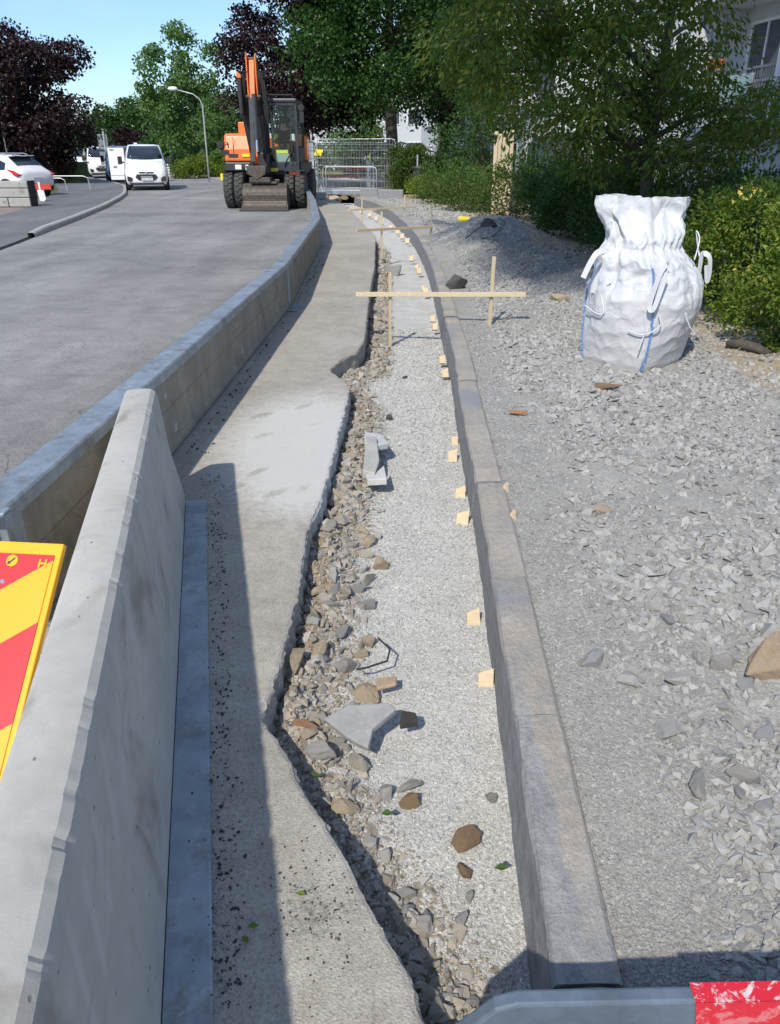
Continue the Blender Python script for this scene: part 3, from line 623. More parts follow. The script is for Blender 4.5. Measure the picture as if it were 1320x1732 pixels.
SPEC = [  # px, py, half width (m), aspect, flat, material, rotation, label, right side?
    (782, 1425, 0.060, .62, .6, 'brown', .6, 'largest brown stone lying alone on the bed near the kerb', 0),
    (786, 1470, 0.028, .7, .7, 'brown', 2.0, 'small dark brown stone touching the big brown stone', 0),
    (692, 1357, 0.036, .9, .8, 'brown', .3, 'brown angular stone in the middle of the trench rubble', 0),
    (690, 1325, 0.042, .7, .6, 'grey', .2, 'flat grey stone resting behind the brown angular one', 0),
    (656, 1340, 0.034, .7, .8, 'pale', 1.9, 'pale pointed stone left of the brown angular stone', 0),
    (543, 1287, 0.058, .68, .6, 'pale', -.7, 'large smooth pale stone below the asphalt slab in the rubble', 0),
    (518, 1243, 0.05, .55, .5, 'rust', -.3, 'rust coloured flat stone next to the path corner', 0),
    (545, 1218, 0.035, .7, .6, 'grey', .6, 'grey stone between the rusty stone and the asphalt slab', 0),
    (571, 1255, 0.035, .8, .5, 'pale', .1, 'small whitish stone under the tip of the asphalt slab', 0),
    (616, 1175, 0.070, .62, .55, 'tan', -1.0, 'long tan block lying on the rubble above the asphalt slab', 0),
    (585, 1133, 0.065, .5, .5, 'grey', -.1, 'long grey stone above the tan block', 0),
    (575, 1078, 0.058, .6, .55, 'grey', .9, 'slanting grey stone beside the black metal strip', 0),
    (620, 1085, 0.036, .8, .8, 'tan', .3, 'round tan stone touching the black metal strip', 0),
    (542, 1130, 0.036, .9, .8, 'blue', .0, 'round bluish stone left of the long grey stone', 0),
    (503, 1150, 0.060, .55, .9, 'tan', 1.4, 'upright yellowish block wedged against the cut path edge', 0),
    (643, 955, 0.050, .8, .85, 'tan', .5, 'round tan stone sitting alone on the pale bed', 0),
    (606, 1002, 0.045, .75, .7, 'grey', .4, 'rounded grey stone at the top of the near rubble', 0),
    (572, 1012, 0.045, .9, .8, 'grey', 1.2, 'rounded grey brown stone at the left of the near rubble', 0),
    (786, 1549, 0.026, .95, .6, 'blue', .3, 'round bluish grey stone in the shade near the kerb', 0),
    (722, 1548, 0.024, .8, .7, 'grey', .8, 'small grey stone left of the round bluish one', 0),
    (833, 1345, 0.026, .8, .7, 'grey', .4, 'grey stone leaning near the foot of the kerb', 0),
    (688, 1536, 0.032, .85, .7, 'blue', .4, 'dark bluish stone at the bottom of the rubble', 0),
    (628, 1427, 0.030, .8, .7, 'pale', 1.3, 'pale stone on the shaded rubble beside the path edge', 0),
    (795, 1510, 0.022, .55, .7, 'pale', 1.5, 'narrow pale stone in the shaded bed', 0),
    (1316, 1140, 0.115, .85, .62, 'orange', .2, 'biggest orange brown boulder at the right of the gravel', 1),
    (1300, 1082, 0.075, .7, .5, 'pale', .1, 'flat pale rock behind the orange boulder', 1),
    (1022, 666, 0.13, .5, .3, 'brown', .0, 'flat rusty stone in front of the big white bag', 1),
    (878, 701, 0.075, .45, .35, 'rust', .0, 'thin rust brown stone near the middle of the kerb', 1),
    (1022, 869, 0.055, .5, .45, 'tan', .2, 'flat tan stone in the grey gravel', 1),
    (917, 874, 0.055, .5, .35, 'grey', .0, 'flat grey stone alone on the fine strip by the kerb', 1),
    (1005, 1120, 0.055, .95, .5, 'blue', 1.2, 'square bluish slab of stone at the edge of the coarse gravel', 1),
    (1140, 1150, 0.055, .85, .6, 'pale', .3, 'wide pale stone in the coarse gravel', 1),
    (1132, 1235, 0.05, .9, .5, 'pale', .8, 'pale irregular stone below the wide pale one', 1),
    (1065, 1148, 0.045, .9, .6, 'pale', .1, 'round pale stone left of the wide pale one', 1),
    (1182, 1335, 0.055, .55, .8, 'grey', 1.1, 'dark sided grey rock standing up in the gravel', 1),
    (1260, 1318, 0.050, .55, .7, 'grey', -.6, 'long grey rock tilted right of the standing rock', 1),
    (1222, 1125, 0.055, .7, .7, 'grey', .5, 'pointed grey stone left of the orange boulder', 1),
    (772, 487, 0.13, .8, .9, 'dark', .2, 'dark round stone on the gravel beside the timber frame', 1),
    (825, 413, 0.16, .6, .6, 'dark', .2, 'dark stone on the shaded gravel heap', 1),
    (945, 512, 0.11, .6, .6, 'tan', .0, 'brownish stone by the wheel-worn ground left of the bag', 1),
    (664, 455, 0.17, .7, .7, 'grey', .0, 'grey broken lump on the bed beyond the nearest timber frame', 0),
    (658, 702, 0.035, .8, .8, 'dark', .0, 'black stone on the pale bed below the brown soil patch', 0),
    (687, 627, 0.035, .6, .6, 'dark', .0, 'black flat chip alone in the middle of the bed', 0),
]
for i, (u, v, s, asp, fl, mk, rz, lab, rt) in enumerate(SPEC):
    p = P(u, v, 0.03 if rt else ZF+0.02); me = ang_mesh('stone', M_rk[mk], 100+i, 13)
    put_stone(me, 'stone', p.x, p.y, hz(p.x, p.y, rt)+s*fl*0.55, s, s*asp, s*fl, rz, lab, None, (random.uniform(-.2, .2), random.uniform(-.2, .2)))
RM = [ang_mesh('stone', m, 300+i, 10+i % 4) for i, m in enumerate([M_rk['grey'], M_rk['pale'], M_rk['dust'], M_rk['dust'], M_rk['tan'], M_rk['grey'], M_rk['dust'], M_rk['pale'], M_rk['dust'], M_rk['grey'], M_rk['tan']])]
rr = random.Random(9); n = 0; placed = []
for u, v, s, *_ in SPEC:
    p = P(u, v, 0); placed.append((p.x, p.y, s))
while n < 330:
    y = 0.95+rr.random()**1.4*(15 if n > 220 else 3.2); wd = 0.06+0.24*rr.random() if y < 3.5 else 0.03+0.2*rr.random(); x = float(edge0(y))+wd
    if y < 1.8: x = float(edge0(y))+0.03+0.16*rr.random()
    s = rr.uniform(0.016, 0.052)*(1+0.04*y)
    if x > kerbx(y)-0.06 or any((x-a)**2+(y-b)**2 < (s+c)**2*0.7 for a, b, c in placed): n += 0.2; continue
    placed.append((x, y, s))
    put_stone(rr.choice(RM), 'stone', x, y, hz(x, y)+s*0.3, s, s*rr.uniform(.55, .9), s*rr.uniform(.5, .8), rr.uniform(0, 6), 'loose broken stone among the rubble between path edge and bed', 'rubble stones along the path edge', (rr.uniform(-.4, .4), rr.uniform(-.4, .4)))
    n += 1
RG = [ang_mesh('stone', m, 400+i, 10+i) for i, m in enumerate([M_rk['grey'], M_rk['pale'], M_rk['grey'], M_rk['blue'], M_rk['pale']])]
n = 0
while n < 90:
    y = 1.15+rr.random()**1.5*3.2; k0 = float(kerbx(y))+KW; x = k0+0.42+rr.random()*1.9
    if x > 0.53*(y*.906+.68): continue
    s = rr.uniform(0.016, 0.034)
    if any((x-a)**2+(y-b)**2 < (s+c)**2*0.8 for a, b, c in placed): n += 0.1; continue
    placed.append((x, y, s))
    put_stone(rr.choice(RG), 'stone', x, y, hz(x, y, True)+s*0.35, s*1.1, s*rr.uniform(.6, .95), s*rr.uniform(.4, .75), rr.uniform(0, 6), 'larger angular grey stone half sunk in the crushed gravel right of the kerb', 'larger stones in the gravel', (rr.uniform(-.35, .35), rr.uniform(-.35, .35)))
    n += 1
# dark soil crumbs by the steel rail
rs = np.random.default_rng(77); n = 1100
Y = 1.0+2.9*rs.random(n)**1.3; s0 = np.where(rs.random(n) < 0.75, rs.normal(0.012, 0.022, n), rs.normal(-0.05, 0.02, n))
X = (-0.335-0.215*(Y-0.97))+s0; S = 0.0015+0.006*rs.random(n)**3; Z = np.where(s0 < -0.008, 0.018, 0.006)
X2 = -0.16+0.08*rs.normal(size=350); Y2 = 1.24+0.1*rs.normal(size=350); ok = X2 < edge0(Y2)-.02
Y3 = 4.2+9*rs.random(500)**1.2; X3 = -1.16+0.12*rs.random(500)**3+np.interp(Y3, [4, 9, 14, 18], [-.03, .06, 0, -.25])
X = np.concatenate([X, X2[ok], X3]); Y = np.concatenate([Y, Y2[ok], Y3]); S = np.concatenate([S, 0.001+0.003*rs.random(ok.sum())**2, 0.002+0.011*rs.random(500)**5]); Z = np.concatenate([Z, np.full(ok.sum(), .008), np.full(500, .01)])
tag(scatter('dirt', X, Y, Z, S, M_soil, .6, 8), 'dark soil crumbs scattered on the path and on the steel foot rail', 'dirt', kind='stuff')
# ------------------------------------------------------------------ kerbstones of the new kerb
def kerbstone(y0, y1, seed):
    rr = np.random.default_rng(seed); n = 14; yy = np.linspace(y0+0.004, y1-0.004, n); mb = MB()
    xa, xb = float(kerbx(y0)), float(kerbx(y1)); off = rr.normal(0, 0.003); zo = rr.normal(0, 0.003)
    prof = [(-0.016, ZF-0.1), (-0.014, ZF+0.02), (-0.008, -0.06), (-0.003, 0.0), (0.000, ZK-0.014), (0.010, ZK-0.002), (0.05, ZK), (0.09, ZK+0.002), (KW-.012, ZK), (KW-0.002, ZK-0.008), (KW, ZK-0.06), (KW, ZF)]
    L = y1-y0
    for j, y in enumerate(yy):
        t = (y-y0)/L; x = xa+(xb-xa)*t+off; e = 1.0 if 0 < j < n-1 else 0.0
        for i, (dx, z) in enumerate(prof):
            nn = 0.006*(float(fbm(np.array([y*1.0]), np.array([i*0.9+seed]), 7, 3)[0]))
            mb.v.append((x+dx+nn*1.6*(1 if i < 7 else -.5), y, z+zo*(i > 3)+nn*0.8*(i > 2) - (0.004 if e == 0 and i > 3 else 0)))
    m = len(prof)
    for j in range(n-1):
        for i in range(m-1): mb.f.append((j*m+i, j*m+i+1, (j+1)*m+i+1, (j+1)*m+i)); mb.m.append(0)
    mb.f.append(tuple(range(m))); mb.f.append(tuple((n-1)*m+i for i in range(m))); mb.m += [0, 0]
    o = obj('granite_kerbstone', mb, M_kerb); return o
ky = [0.2, 1.02, 1.86, 2.72]
while ky[-1] < 32: ky.append(min(32.2, ky[-1]+0.98))
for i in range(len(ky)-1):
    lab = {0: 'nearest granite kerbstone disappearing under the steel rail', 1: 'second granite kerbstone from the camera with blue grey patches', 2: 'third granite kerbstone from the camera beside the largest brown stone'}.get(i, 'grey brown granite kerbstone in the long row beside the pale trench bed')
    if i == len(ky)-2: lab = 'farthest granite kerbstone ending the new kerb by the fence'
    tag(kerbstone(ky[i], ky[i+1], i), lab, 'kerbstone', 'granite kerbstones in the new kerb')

# loose granite blocks by the fence
for i, (u0, u1, vb, vt, lab) in enumerate([(610, 640, 333, 319, 'granite block laid crosswise at the end of the gravel, left one'), (640, 683, 337, 322, 'longer granite block laid crosswise next to the bush'), (575, 610, 331, 321, 'dark granite block lying in the dug soil by the fence')]):
    a, b = P(u0, vb), P(u1, vb); w = (b-a).length; d = a.y; h = (vb-vt)/1300*(d*.906+.7)
    mb = MB().box((0, 0, h/2), (w, 0.28, h)); t = obj('granite_block', mb, M_kerb, bevel=0.03); t.location = (a+b)/2; t.rotation_euler = (0, 0, R(-4))
    tag(t, lab, 'stone block')

# ------------------------------------------------------------------ wooden wedges
def wedge_mesh():
    mb = MB(); w, l = 0.055, 0.085
    mb.add([(-w/2, 0, 0), (w/2, 0, 0), (w/2, 0.03, 0), (-w/2, 0.03, 0), (-w/2, 0, l*0.78), (w/2, 0, l), (w/2, 0.016, l), (-w/2, 0.016, l*.78)],
           [(3, 2, 1, 0), (4, 5, 6, 7), (0, 1, 5, 4), (1, 2, 6, 5), (2, 3, 7, 6), (3, 0, 4, 7)])
    return mb
wm = obj('wooden_wedge', wedge_mesh(), M_wood, bevel=0.001, seg=1)
WG = [(822, 1163, 1.0, 'nearest pale wooden wedge against the kerb foot'), (803, 1056, 1.0, 'second nearest wooden wedge, slanted at the top'), (781, 885, 1.15, 'wooden wedge in front of the paired one, widest of the middle pair'), (779, 838, 1.0, 'smaller wooden wedge just beyond the widest middle one'),
      (766, 773, 1.05, 'wooden wedge with a slanting top in front of the orange toned one'), (770, 745, .8, 'orange toned wooden wedge half behind its neighbour'), (754, 628, 1, None), (749, 604, 1, None), (736, 546, 1, None), (732, 532, 1, None), (720, 493, 1.3, None), (717, 486, 1, None), (710, 458, 1.3, None), (705, 450, 1, None), (696, 437, 1.4, None), (689, 408, 1.6, None), (680, 400, 1.6, None), (673, 392, 1.6, None), (661, 385, 1.6, None), (646, 376, 1.7, None), (636, 370, 1.7, None), (625, 364, 1.7, None), (612, 358, 1.8, None)]
for i, (u, v, s, lab) in enumerate(WG):
    q = wm if i == 0 else wm.copy()
    if i: COL.objects.link(q)
    p = P(u, v+10*min(1, 3/max(1, (v-250)/100)), ZF) if v > 500 else P(u, v, ZF+.03); x = min(p.x, float(kerbx(p.y))-0.028) if v < 700 else p.x
    s *= 1.0
    q.location = (x, p.y, ZF-0.01); q.scale = (s, s, s); q.rotation_euler = (R(-38), 0, R(random.uniform(-14, 8)))
    tag(q, lab or 'pale wooden wedge in the row set along the kerb foot further up the trench', 'wedge', 'wooden wedges along the kerb')
for (u, v, lab) in [(861, 876, 'thin wooden wedge stuck upright on the gravel side of the kerb'), (850, 828, 'tiny wedge tip showing behind the kerb on the gravel side')]:
    q = wm.copy(); COL.objects.link(q); p = P(u, v, 0.04); q.location = (float(kerbx(p.y))+KW+0.02, p.y, -0.0); q.scale = (.55, .8, .9); q.rotation_euler = (R(-25), R(12), R(40)); tag(q, lab, 'wedge', 'wooden wedges along the kerb')

# ------------------------------------------------------------------ timber height frames (two stakes and a cross lath)
def frame(s1, s2, b1, b2, h1, h2, label, dk=False):
    """stake base pixels and top pixels; lath end pixels"""
    A = P(*s1, ZF if s1[1] > 500 else 0.0); B = P(*s2, 0.03); t = thing('height_frame', label, 'timber frame', A, 0, 'timber height frames across the trench')
    for (p, tp, m) in ((A, h1, M_wood), (B, h2, M_woodg if dk else M_wood)):
        q = PD(*tp, p.y); mb = MB(); d = q-p
        mb.box((p-A)+Vector((0, 0, d.z/2-0.06)), (0.022, 0.045, d.z+0.12), (0, R(random.uniform(-1, 1)), R(20)))
        obj('stake', mb, m, t, bevel=0.002, seg=1)
    ya, yb = A.y-0.045, B.y-0.045
    xa = PD(*b1, ya); xb = PD(*b2, yb)
    # the lath runs in the line of the two stakes
    ax = (B-A).normalized(); sl = (yb-ya)/max(1e-3, (B.x-A.x))
    xa = Vector((xa.x, ya+sl*(xa.x-A.x), xa.z)); xb = Vector((xb.x, ya+sl*(xb.x-A.x), xb.z))
    a = xa-A; b = xb-A; mid = (a+b)/2; d = b-a; L = d.length
    m = Matrix.Rotation(math.atan2(d.y, d.x), 3, 'Z') @ Matrix.Rotation(-math.asin(d.z/L), 3, 'Y')
    mb = MB().box(mid, (L, 0.022, 0.045), m); obj('crossbar', mb, M_wood, t, bevel=0.002, seg=1)
    return t
frame((660, 574), (829, 549), (602, 500), (888, 496), (660, 461), (834, 434), 'nearest timber frame of two stakes and a long lath across the kerb')
frame((646, 426), (729, 413), (605, 386), (730, 384), (642, 358), (731, 353), 'middle timber frame with a darker right stake', True)
frame((613, 373), (684, 366), (592, 354), (705, 351), (610, 336), (686, 331), 'farthest timber frame near the end of the kerb')
pl = MB().box((0, 0, 0.015), (0.9, 0.05, 0.025)); o = obj('loose_lath', pl, M_wood); o.location = P(612, 356, 0.01); tag(o, 'loose wooden lath lying flat behind the middle timber frame', 'lath')

# ------------------------------------------------------------------ debris in the trench
def slab(name, poly, th, mat, loc, rot, label, cat, bevel=0.006):
    o = obj(name, MB().prism(poly, 0, th), mat, bevel=bevel); o.location = loc; o.rotation_euler = rot; return tag(o, label, cat)
def slab_px(px, z, th, tilt, name, mat, label, cat):
    q = [P(u, v, z) for u, v in px]; c = sum(q, Vector())/len(q); return slab(name, [(a.x-c.x, a.y-c.y) for a in q][::-1], th, mat, c, tilt, label, cat)
slab_px([(617, 737), (645, 738), (657, 761), (638, 768), (616, 757)], -0.085, 0.04, (R(-7), R(5), 0), 'paving_fragment', M_whitec, 'flat white broken paving piece, farthest of the three', 'paving piece')
slab_px([(618, 756), (635, 754), (641, 788), (634, 808), (613, 806)], -0.075, 0.05, (R(4), R(7), 0), 'paving_fragment', M_rk['pale'], 'long grey kerb fragment between two flat white pieces', 'paving piece')
slab_px([(616, 802), (636, 810), (650, 795), (655, 822), (622, 824)], -0.10, 0.04, (R(-3), 0, 0), 'paving_fragment', M_whitec, 'flat white broken paving piece, nearest of the three', 'paving piece')
p = P(622, 1228, -0.085); slab('asphalt_fragment', [(-.14, .035), (-.07, -.045), (-.03, -.08), (.0, -.10), (.02, -.03), (.10, .03), (.08, .06), (-.06, .075)], 0.028, M_rk['blue'], p, (R(14), R(-8), 0.05), 'thin grey slab of asphalt tipped on the rubble', 'asphalt piece')
p = P(688, 1224, -0.11); slab('asphalt_fragment', [(-.035, -.03), (.03, -.02), (.035, .02), (-.01, .035)], 0.03, M_soil, p, (0, R(10), 0.3), 'small black asphalt lump at the tip of the grey slab', 'asphalt piece')
mb = MB().tube([P(603, 1132, -.09), P(618, 1130, -.09), P(655, 1118, -.09), P(660, 1098, -.085), P(640, 1079, -.09)], 0.004, 6)
tag(obj('metal_strip', mb, M_black), 'bent black metal strip sticking out of the rubble', 'metal strip')
p = P(652, 1158, -.12); slab('brick_fragment', [(-.04, -.03), (.035, -.025), (.05, .02), (-.03, .03)], 0.015, M_rk['orange'], p, (0, 0, 0.3), 'flat pale orange brick piece on the bed', 'brick piece')
p = P(318, 2, 0)
for (u, v, c, lab) in [(335+93, 1566, 'y', 'yellow green leaf on the shaded path near the steel rail'), (510, 1512, 'y', 'small yellow leaf in the middle of the dark crumbs'), (385+30, 1590, 'y', 'pale torn leaf just below the yellow green leaf')]:
    p = P(u, v, 0.014); mb = MB().add([(-.012, 0, 0), (0, .008, .004), (.014, 0, 0), (0, -.009, .003)], [(0, 1, 2, 3)]); o = obj('fallen_leaf', mb, L_rose, fixn=False); o.location = p; o.rotation_euler = (0, .1, random.random()*3); tag(o, lab, 'leaf')
for (u, v, lab) in [(655, 1376, 'green leaf caught between stones under the brown angular stone'), (848, 1468, 'small green leaf on the shaded bed near the kerb'), (534, 1312, 'yellow green leaf below the large smooth pale stone')]:
    p = P(u, v, -.1); mb = MB().add([(-.018, 0, 0), (0, .012, .006), (.02, 0, 0), (0, -.012, .005)], [(0, 1, 2, 3)]); o = obj('fallen_leaf', mb, L_green, fixn=False); o.location = p; tag(o, lab, 'leaf')

# ------------------------------------------------------------------ concrete barriers
def barrier_unit(x0, y0, x1, y1, label, post=False):
    a = Vector((x0, y0, 0)); b = Vector((x1, y1, 0)); d = b-a; L = d.length; rz = math.atan2(d.y, d.x)-math.pi/2
    t = thing('concrete_barrier', label, 'barrier', a, rz, 'low concrete barriers along the road edge')
    w = 0.075; mb = MB().prism([(-w, 0.02), (w, 0.02), (w, 0.05), (w-0.012, 0.07), (w-.014, 0.47), (-w+.014, 0.47), (-w+.012, .07), (-w, .05)], 0.01, L-0.01, 'y')
    obj('wall', mb, M_conF, t, bevel=0.004)
    k = 0.072; mb = MB().prism([(-k, 0.445), (-k+.004, .445), (-k+.004, 0.494), (k-.004, .494), (k-.004, .445), (k, .445), (k, .496), (k-.008, .503), (-k+.008, .503), (-k, .496)], 0.0, L-0.006, 'y')
    obj('steel_cap', mb, M_galv, t)
    for yy in (0.11, L-0.11):
        mb = MB().box((0, yy, 0.012), (0.36, 0.2, 0.014)); obj('foot_plate', mb, M_galv, t, bevel=0.002)
    obj('joint_plate', MB().box((w-.008, L-0.04, 0.25), (0.012, 0.07, 0.44)), M_galv, t); obj('joint_plate', MB().box((w-.008, 0.04, .25), (0.012, 0.07, .44)), M_galv, t)
    for yy in (L*.3, L*.6, L*.88):
        obj('fixing_recess', MB().box((w-.0135, yy, 0.13), (0.004, 0.05, 0.05)), M_rubble, t); obj('fixing_recess', MB().box((w-.0135, yy-.12, 0.36), (0.004, 0.035, 0.035)), M_rubble, t)
    if post:
        mb = MB().box((0, -0.03, 0.25), (0.17, 0.05, 0.5)); mb.tube([(0.03, -.07, 0), (0.03, -.07, .47)], 0.02); mb.box((0, -.05, .49), (.17, .1, .012)); obj('end_post', mb, M_galv, t, bevel=.003)
    return t
barrier_unit(-1.385, 2.40, -1.20, 8.85, 'nearest long low concrete barrier with a galvanised cap, crossed by the leaning sign', True)
barrier_unit(-1.20, 8.86, -1.37, 15.3, 'second low concrete barrier with a galvanised cap beyond the first joint')
barrier_unit(-1.375, 15.32, -2.02, 21.7, 'third low concrete barrier in the curve before the digger bucket')
barrier_unit(-2.03, 21.72, -2.75, 27.7, 'fourth low concrete barrier passing right of the digger wheels')
barrier_unit(-2.76, 27.72, -3.7, 32.3, 'farthest low concrete barrier ending at the fence')

# near barrier
NB = thing('concrete_barrier', 'thick light grey concrete barrier in the foreground with chipped top edge', 'barrier', (-0.545, 1.0, 0), math.atan2(0.222, 1))
def near_barrier():
    # local: +y away from camera along the barrier; right base at x=+0.09, top right x ~ 0
    prof = [(-0.20, 0.0), (0.075, 0.0), (0.075, 0.05), *[(0.03-(0.0187*i/18), 0.30+0.225*i/18) for i in range(19)], (0.008, 0.565), (0.0, 0.585), (-0.018, 0.598), (-0.045, 0.602), (-0.10, 0.602), (-0.125, 0.597), (-0.14, 0.58), (-0.147, 0.55), (-0.165, 0.3), (-0.20, 0.05)]
    ys = np.concatenate([[-1.9], np.arange(-1.88, 2.58, 0.01), [2.585]]); V = []; F = []; m = len(prof); rr = np.random.default_rng(4)
    rng_ = np.random.default_rng(12); chips_ = [(float(rng_.uniform(-.5, 2.5)), float(rng_.uniform(.002, .014))) for _ in range(30)]; _old = [(-0.05, 0.05), (0.17, .035), (.28, .06), (.33, .05), (.62, .03), (.95, .035), (1.05, .05), (1.25, .03), (1.42, .04), (1.75, .03), (2.0, .05), (-.3, .04), (-.12, .06), (1.9, .03)]
    for j, y in enumerate(ys):
        ch = sum(a*math.exp(-((y-c)/(0.008+a*.7))**4)*(0.6+1.2*float(fbm(np.array([y]), np.array([c]), 90, 3)[0])) for c, a in chips_)
        endz = -0.02 if j == len(ys)-1 else 0
        for i, (x, z) in enumerate(prof):
            dx = dz = 0
            if i in (22, 23, 24): dx = -ch*0.34*(1.3 if i == 23 else .8); dz = -ch*0.26*(1.3 if i == 23 else .8)
            f = 0.0006*float(fbm(np.array([y]), np.array([i*3.1]), 16, 3)[0]) if i > 3 else 0
            if j == 0 or j == len(ys)-1: x = x*0.93-0.005; z = z*0.985
            V.append((x+dx+f, y, z+dz+f))
    n = len(ys)
    for j in range(n-1):
        for i in range(m): F.append((j*m+i, j*m+(i+1) % m, (j+1)*m+(i+1) % m, (j+1)*m+i))
    F.append(tuple(range(m))); F.append(tuple((n-1)*m+i for i in range(m)))
    return V, F
wl = obj('wall', near_barrier(), M_conN, NB, smooth=True); wl.data.set_sharp_from_angle(angle=R(17))
mb = MB().prism([(0.078, 0.002), (0.178, 0.002), (0.178, 0.018), (0.172, 0.021), (0.078, 0.021)], -1.9, 2.55, 'y'); obj('foot_rail', mb, M_galv, NB)
# faint faded paint strokes and scrapes on the right face
_co = np.array([v.co[:] for v in wl.data.vertices]); pa = np.zeros(len(_co)); sc_a = np.zeros(len(_co))
def stroke(arr, y0, z0, y1, z1, w, a=1.0):
    d = np.array([y1-y0, (z1-z0)]); L2 = (d**2).sum(); q = _co[:, 1:]-np.array([y0, z0]); t = np.clip((q@d)/L2, 0, 1); e = np.linalg.norm(q-t[:, None]*d, axis=1); m = (_co[:, 0] > 0.005) & (_co[:, 2] < .53); arr[:] = np.maximum(arr, np.where(m, a*np.clip((w-e)/0.012+.5, 0, 1), 0))
for q_ in [(0.50, .51, .36, .34, .013), (.36, .34, .40, .48, .012), (.40, .48, .27, .34, .014), (.20, .52, .12, .36, .016), (.12, .36, .16, .44, .010), (.02, .50, -.03, .35, .013), (-.10, .50, -.15, .34, .014), (-.22, .52, -.26, .34, .012), (0.72, .52, .60, .43, .008), (.3, .42, .24, .32, .009)]: stroke(pa, *q_)
_rs = random.Random(5)
for k in range(26):
    y = _rs.uniform(-.4, 2.3); z = _rs.uniform(.33, .52); stroke(sc_a, y, z, y-_rs.uniform(.03, .2), z-_rs.uniform(.0, .10), .003, _rs.uniform(.4, 1))
for nm_, ar_ in (('paint', pa), ('scrape', sc_a)): wl.data.attributes.new(nm_, 'FLOAT', 'POINT').data.foreach_set('value', ar_.astype(np.float32))

# ------------------------------------------------------------------ red and yellow marker board leaning by the barrier
T = Vector((-0.913, 1.91, 0.61)); Bp = Vector((-0.965, 1.42, 0.148)); u_ = (T-Bp).normalized(); l_ = Vector((-0.995, 0.12, 0)); l_ = (l_-u_*l_.dot(u_)).normalized(); nn_ = u_.cross(l_).normalized()
if nn_.y > 0: nn_ = -nn_
rot = Matrix((-l_, u_, nn_)).transposed()
if rot.determinant() < 0: rot = Matrix((-l_, u_, nn_)).transposed()
SB = thing('marker_board', 'red and yellow striped warning board leaning behind the thick concrete barrier', 'road sign', T, 0)
SB.rotation_mode = 'QUATERNION'; SB.rotation_quaternion = rot.to_quaternion()
BW, BH = 0.46, 0.78
def m_sign():
    n = NT('striped_reflective'); x = n.sep(); d = n.math('ADD', n.math('MULTIPLY', x[0], -0.7), x[1])   # stripes rising to the right
    s = n.math('FRACT', n.math('DIVIDE', n.math('ADD', d, 0.039+5*0.44), 0.44)); st = n.ramp(s, [(0.0, 1), (0.60, 0)]); q = n.t.nodes[-1]; q.color_ramp.interpolation = 'CONSTANT'
    f = n.noise(14, 6, 0.7); dirt = n.ramp(n.noise(8, 6, .7), [(0.6, 0), (0.72, 0.35)])
    c = n.mix(st, (0.88, 0.40, 0.015), (0.66, 0.025, 0.03)); c = n.mix(dirt, c, (0.45, 0.12, 0.08))
    hx = n.voro(260, 'DISTANCE_TO_EDGE'); return n.fin(c, 0.32, bump=hx, bs=0.05, bd=0.001, Coat_Weight=0.3)
M_sign = m_sign()
M_sy = plain('sign_yellow', (0.88, 0.42, 0.012), 0.35, var=0.06)
mb = MB().box((-BW/2, -BH/2, -0.012), (BW, BH, 0.02)); obj('panel', mb, M_sy, SB, bevel=0.003)
mb = MB().box((-BW/2, -BH/2-0.006, 0.0), (BW-0.034, BH-0.06, 0.003)); obj('stripe_field', mb, M_sign, SB)
rw = rot
# small emblem and letter
mb = MB().lathe([(0.0001, 0.0012), (0.017, 0.0012), (0.017, 0.003), (0.0001, 0.003)], (-0.135, -0.058, 0.001), 'z', 24); obj('emblem', mb, M_sy, SB)
mb = MB().box((-0.135, -0.058, 0.0050), (0.022, 0.004, 0.001), (0, 0, R(45))); mb.add([(-.146, -.069, .0060), (-.136, -.067, .0060), (-.1440, -.059, .0060)], [(0, 1, 2)]); obj('emblem_arrow', mb, M_ink, SB, fixn=False)
mb = MB().box((-.0535, -.062, .0030), (.005, .024, .002)).box((-.0355, -.062, .0030), (.005, .024, .002)).box((-.0445, -.062, .0030), (.013, .005, .002)); obj('letter', mb, M_sy, SB)
mb = MB().lathe([(0.0001, 0.004), (0.004, 0.004), (0.007, 0.0018)], (-.148, -.118, 0), 'z', 16); obj('rivet', mb, M_chrome, SB)
mb = MB().box((-BW*.5, -BH*.5, -0.05), (0.05, BH, 0.05)).box((-BW*.5, -BH+.02, -.05), (BW*.7, .05, .05)); obj('rear_support', mb, M_galv, SB)

# ------------------------------------------------------------------ foreground barrier board at the bottom right
FB = thing('barrier_rail', 'blue grey steel barrier rail with a red patch at the bottom edge of the photo', 'barrier', (0, 0, 0))
mb = MB().prism([(0.108, 0.075), (0.116, 0.140), (0.186, 0.226), (0.226, 0.242), (0.54, 0.252), (2.0, 0.30), (2.0, 0.075)], 0.857, 0.887, 'y'); obj('panel', mb, plain('blue_grey_steel', (0.13, 0.17, 0.22), 0.5, 0.2, var=.3, scale=9), FB, bevel=0.006)
def m_redwhite():
    n = NT('worn_red_reflective'); f = n.noise(18, 6, .75); x = n.sep()
    edge_ = n.math('ADD', n.math('MULTIPLY', f, 0.035), x[2]); w = n.ramp(edge_, [(0.5, 0), (0.9, 0)])
    pat = n.math('MULTIPLY', n.ramp(n.noise(26, 5, .7, dist=.5), [(0.52, 0), (0.58, 1)]), n.ramp(n.math('ADD', x[2], n.math('MULTIPLY', f, .03)), [(0.25, 0.25), (0.28, 1)]))
    c = n.mix(pat, (0.62, 0.02, 0.04), (0.72, 0.66, 0.66)); return n.fin(c, .4)
mb = MB().add([(0.562, 0.854, 0.09), (1.14, 0.854, 0.09), (1.14, .854, 0.2735), (0.535, 0.854, 0.2535)], [(0, 1, 2, 3)]); mb.add([(0.535, .854, .2545), (1.14, .854, .2745), (1.14, .8895, .2745), (.535, .8895, .2545)], [(0, 1, 2, 3)]); obj('reflective_patch', mb, m_redwhite(), FB, fixn=False)
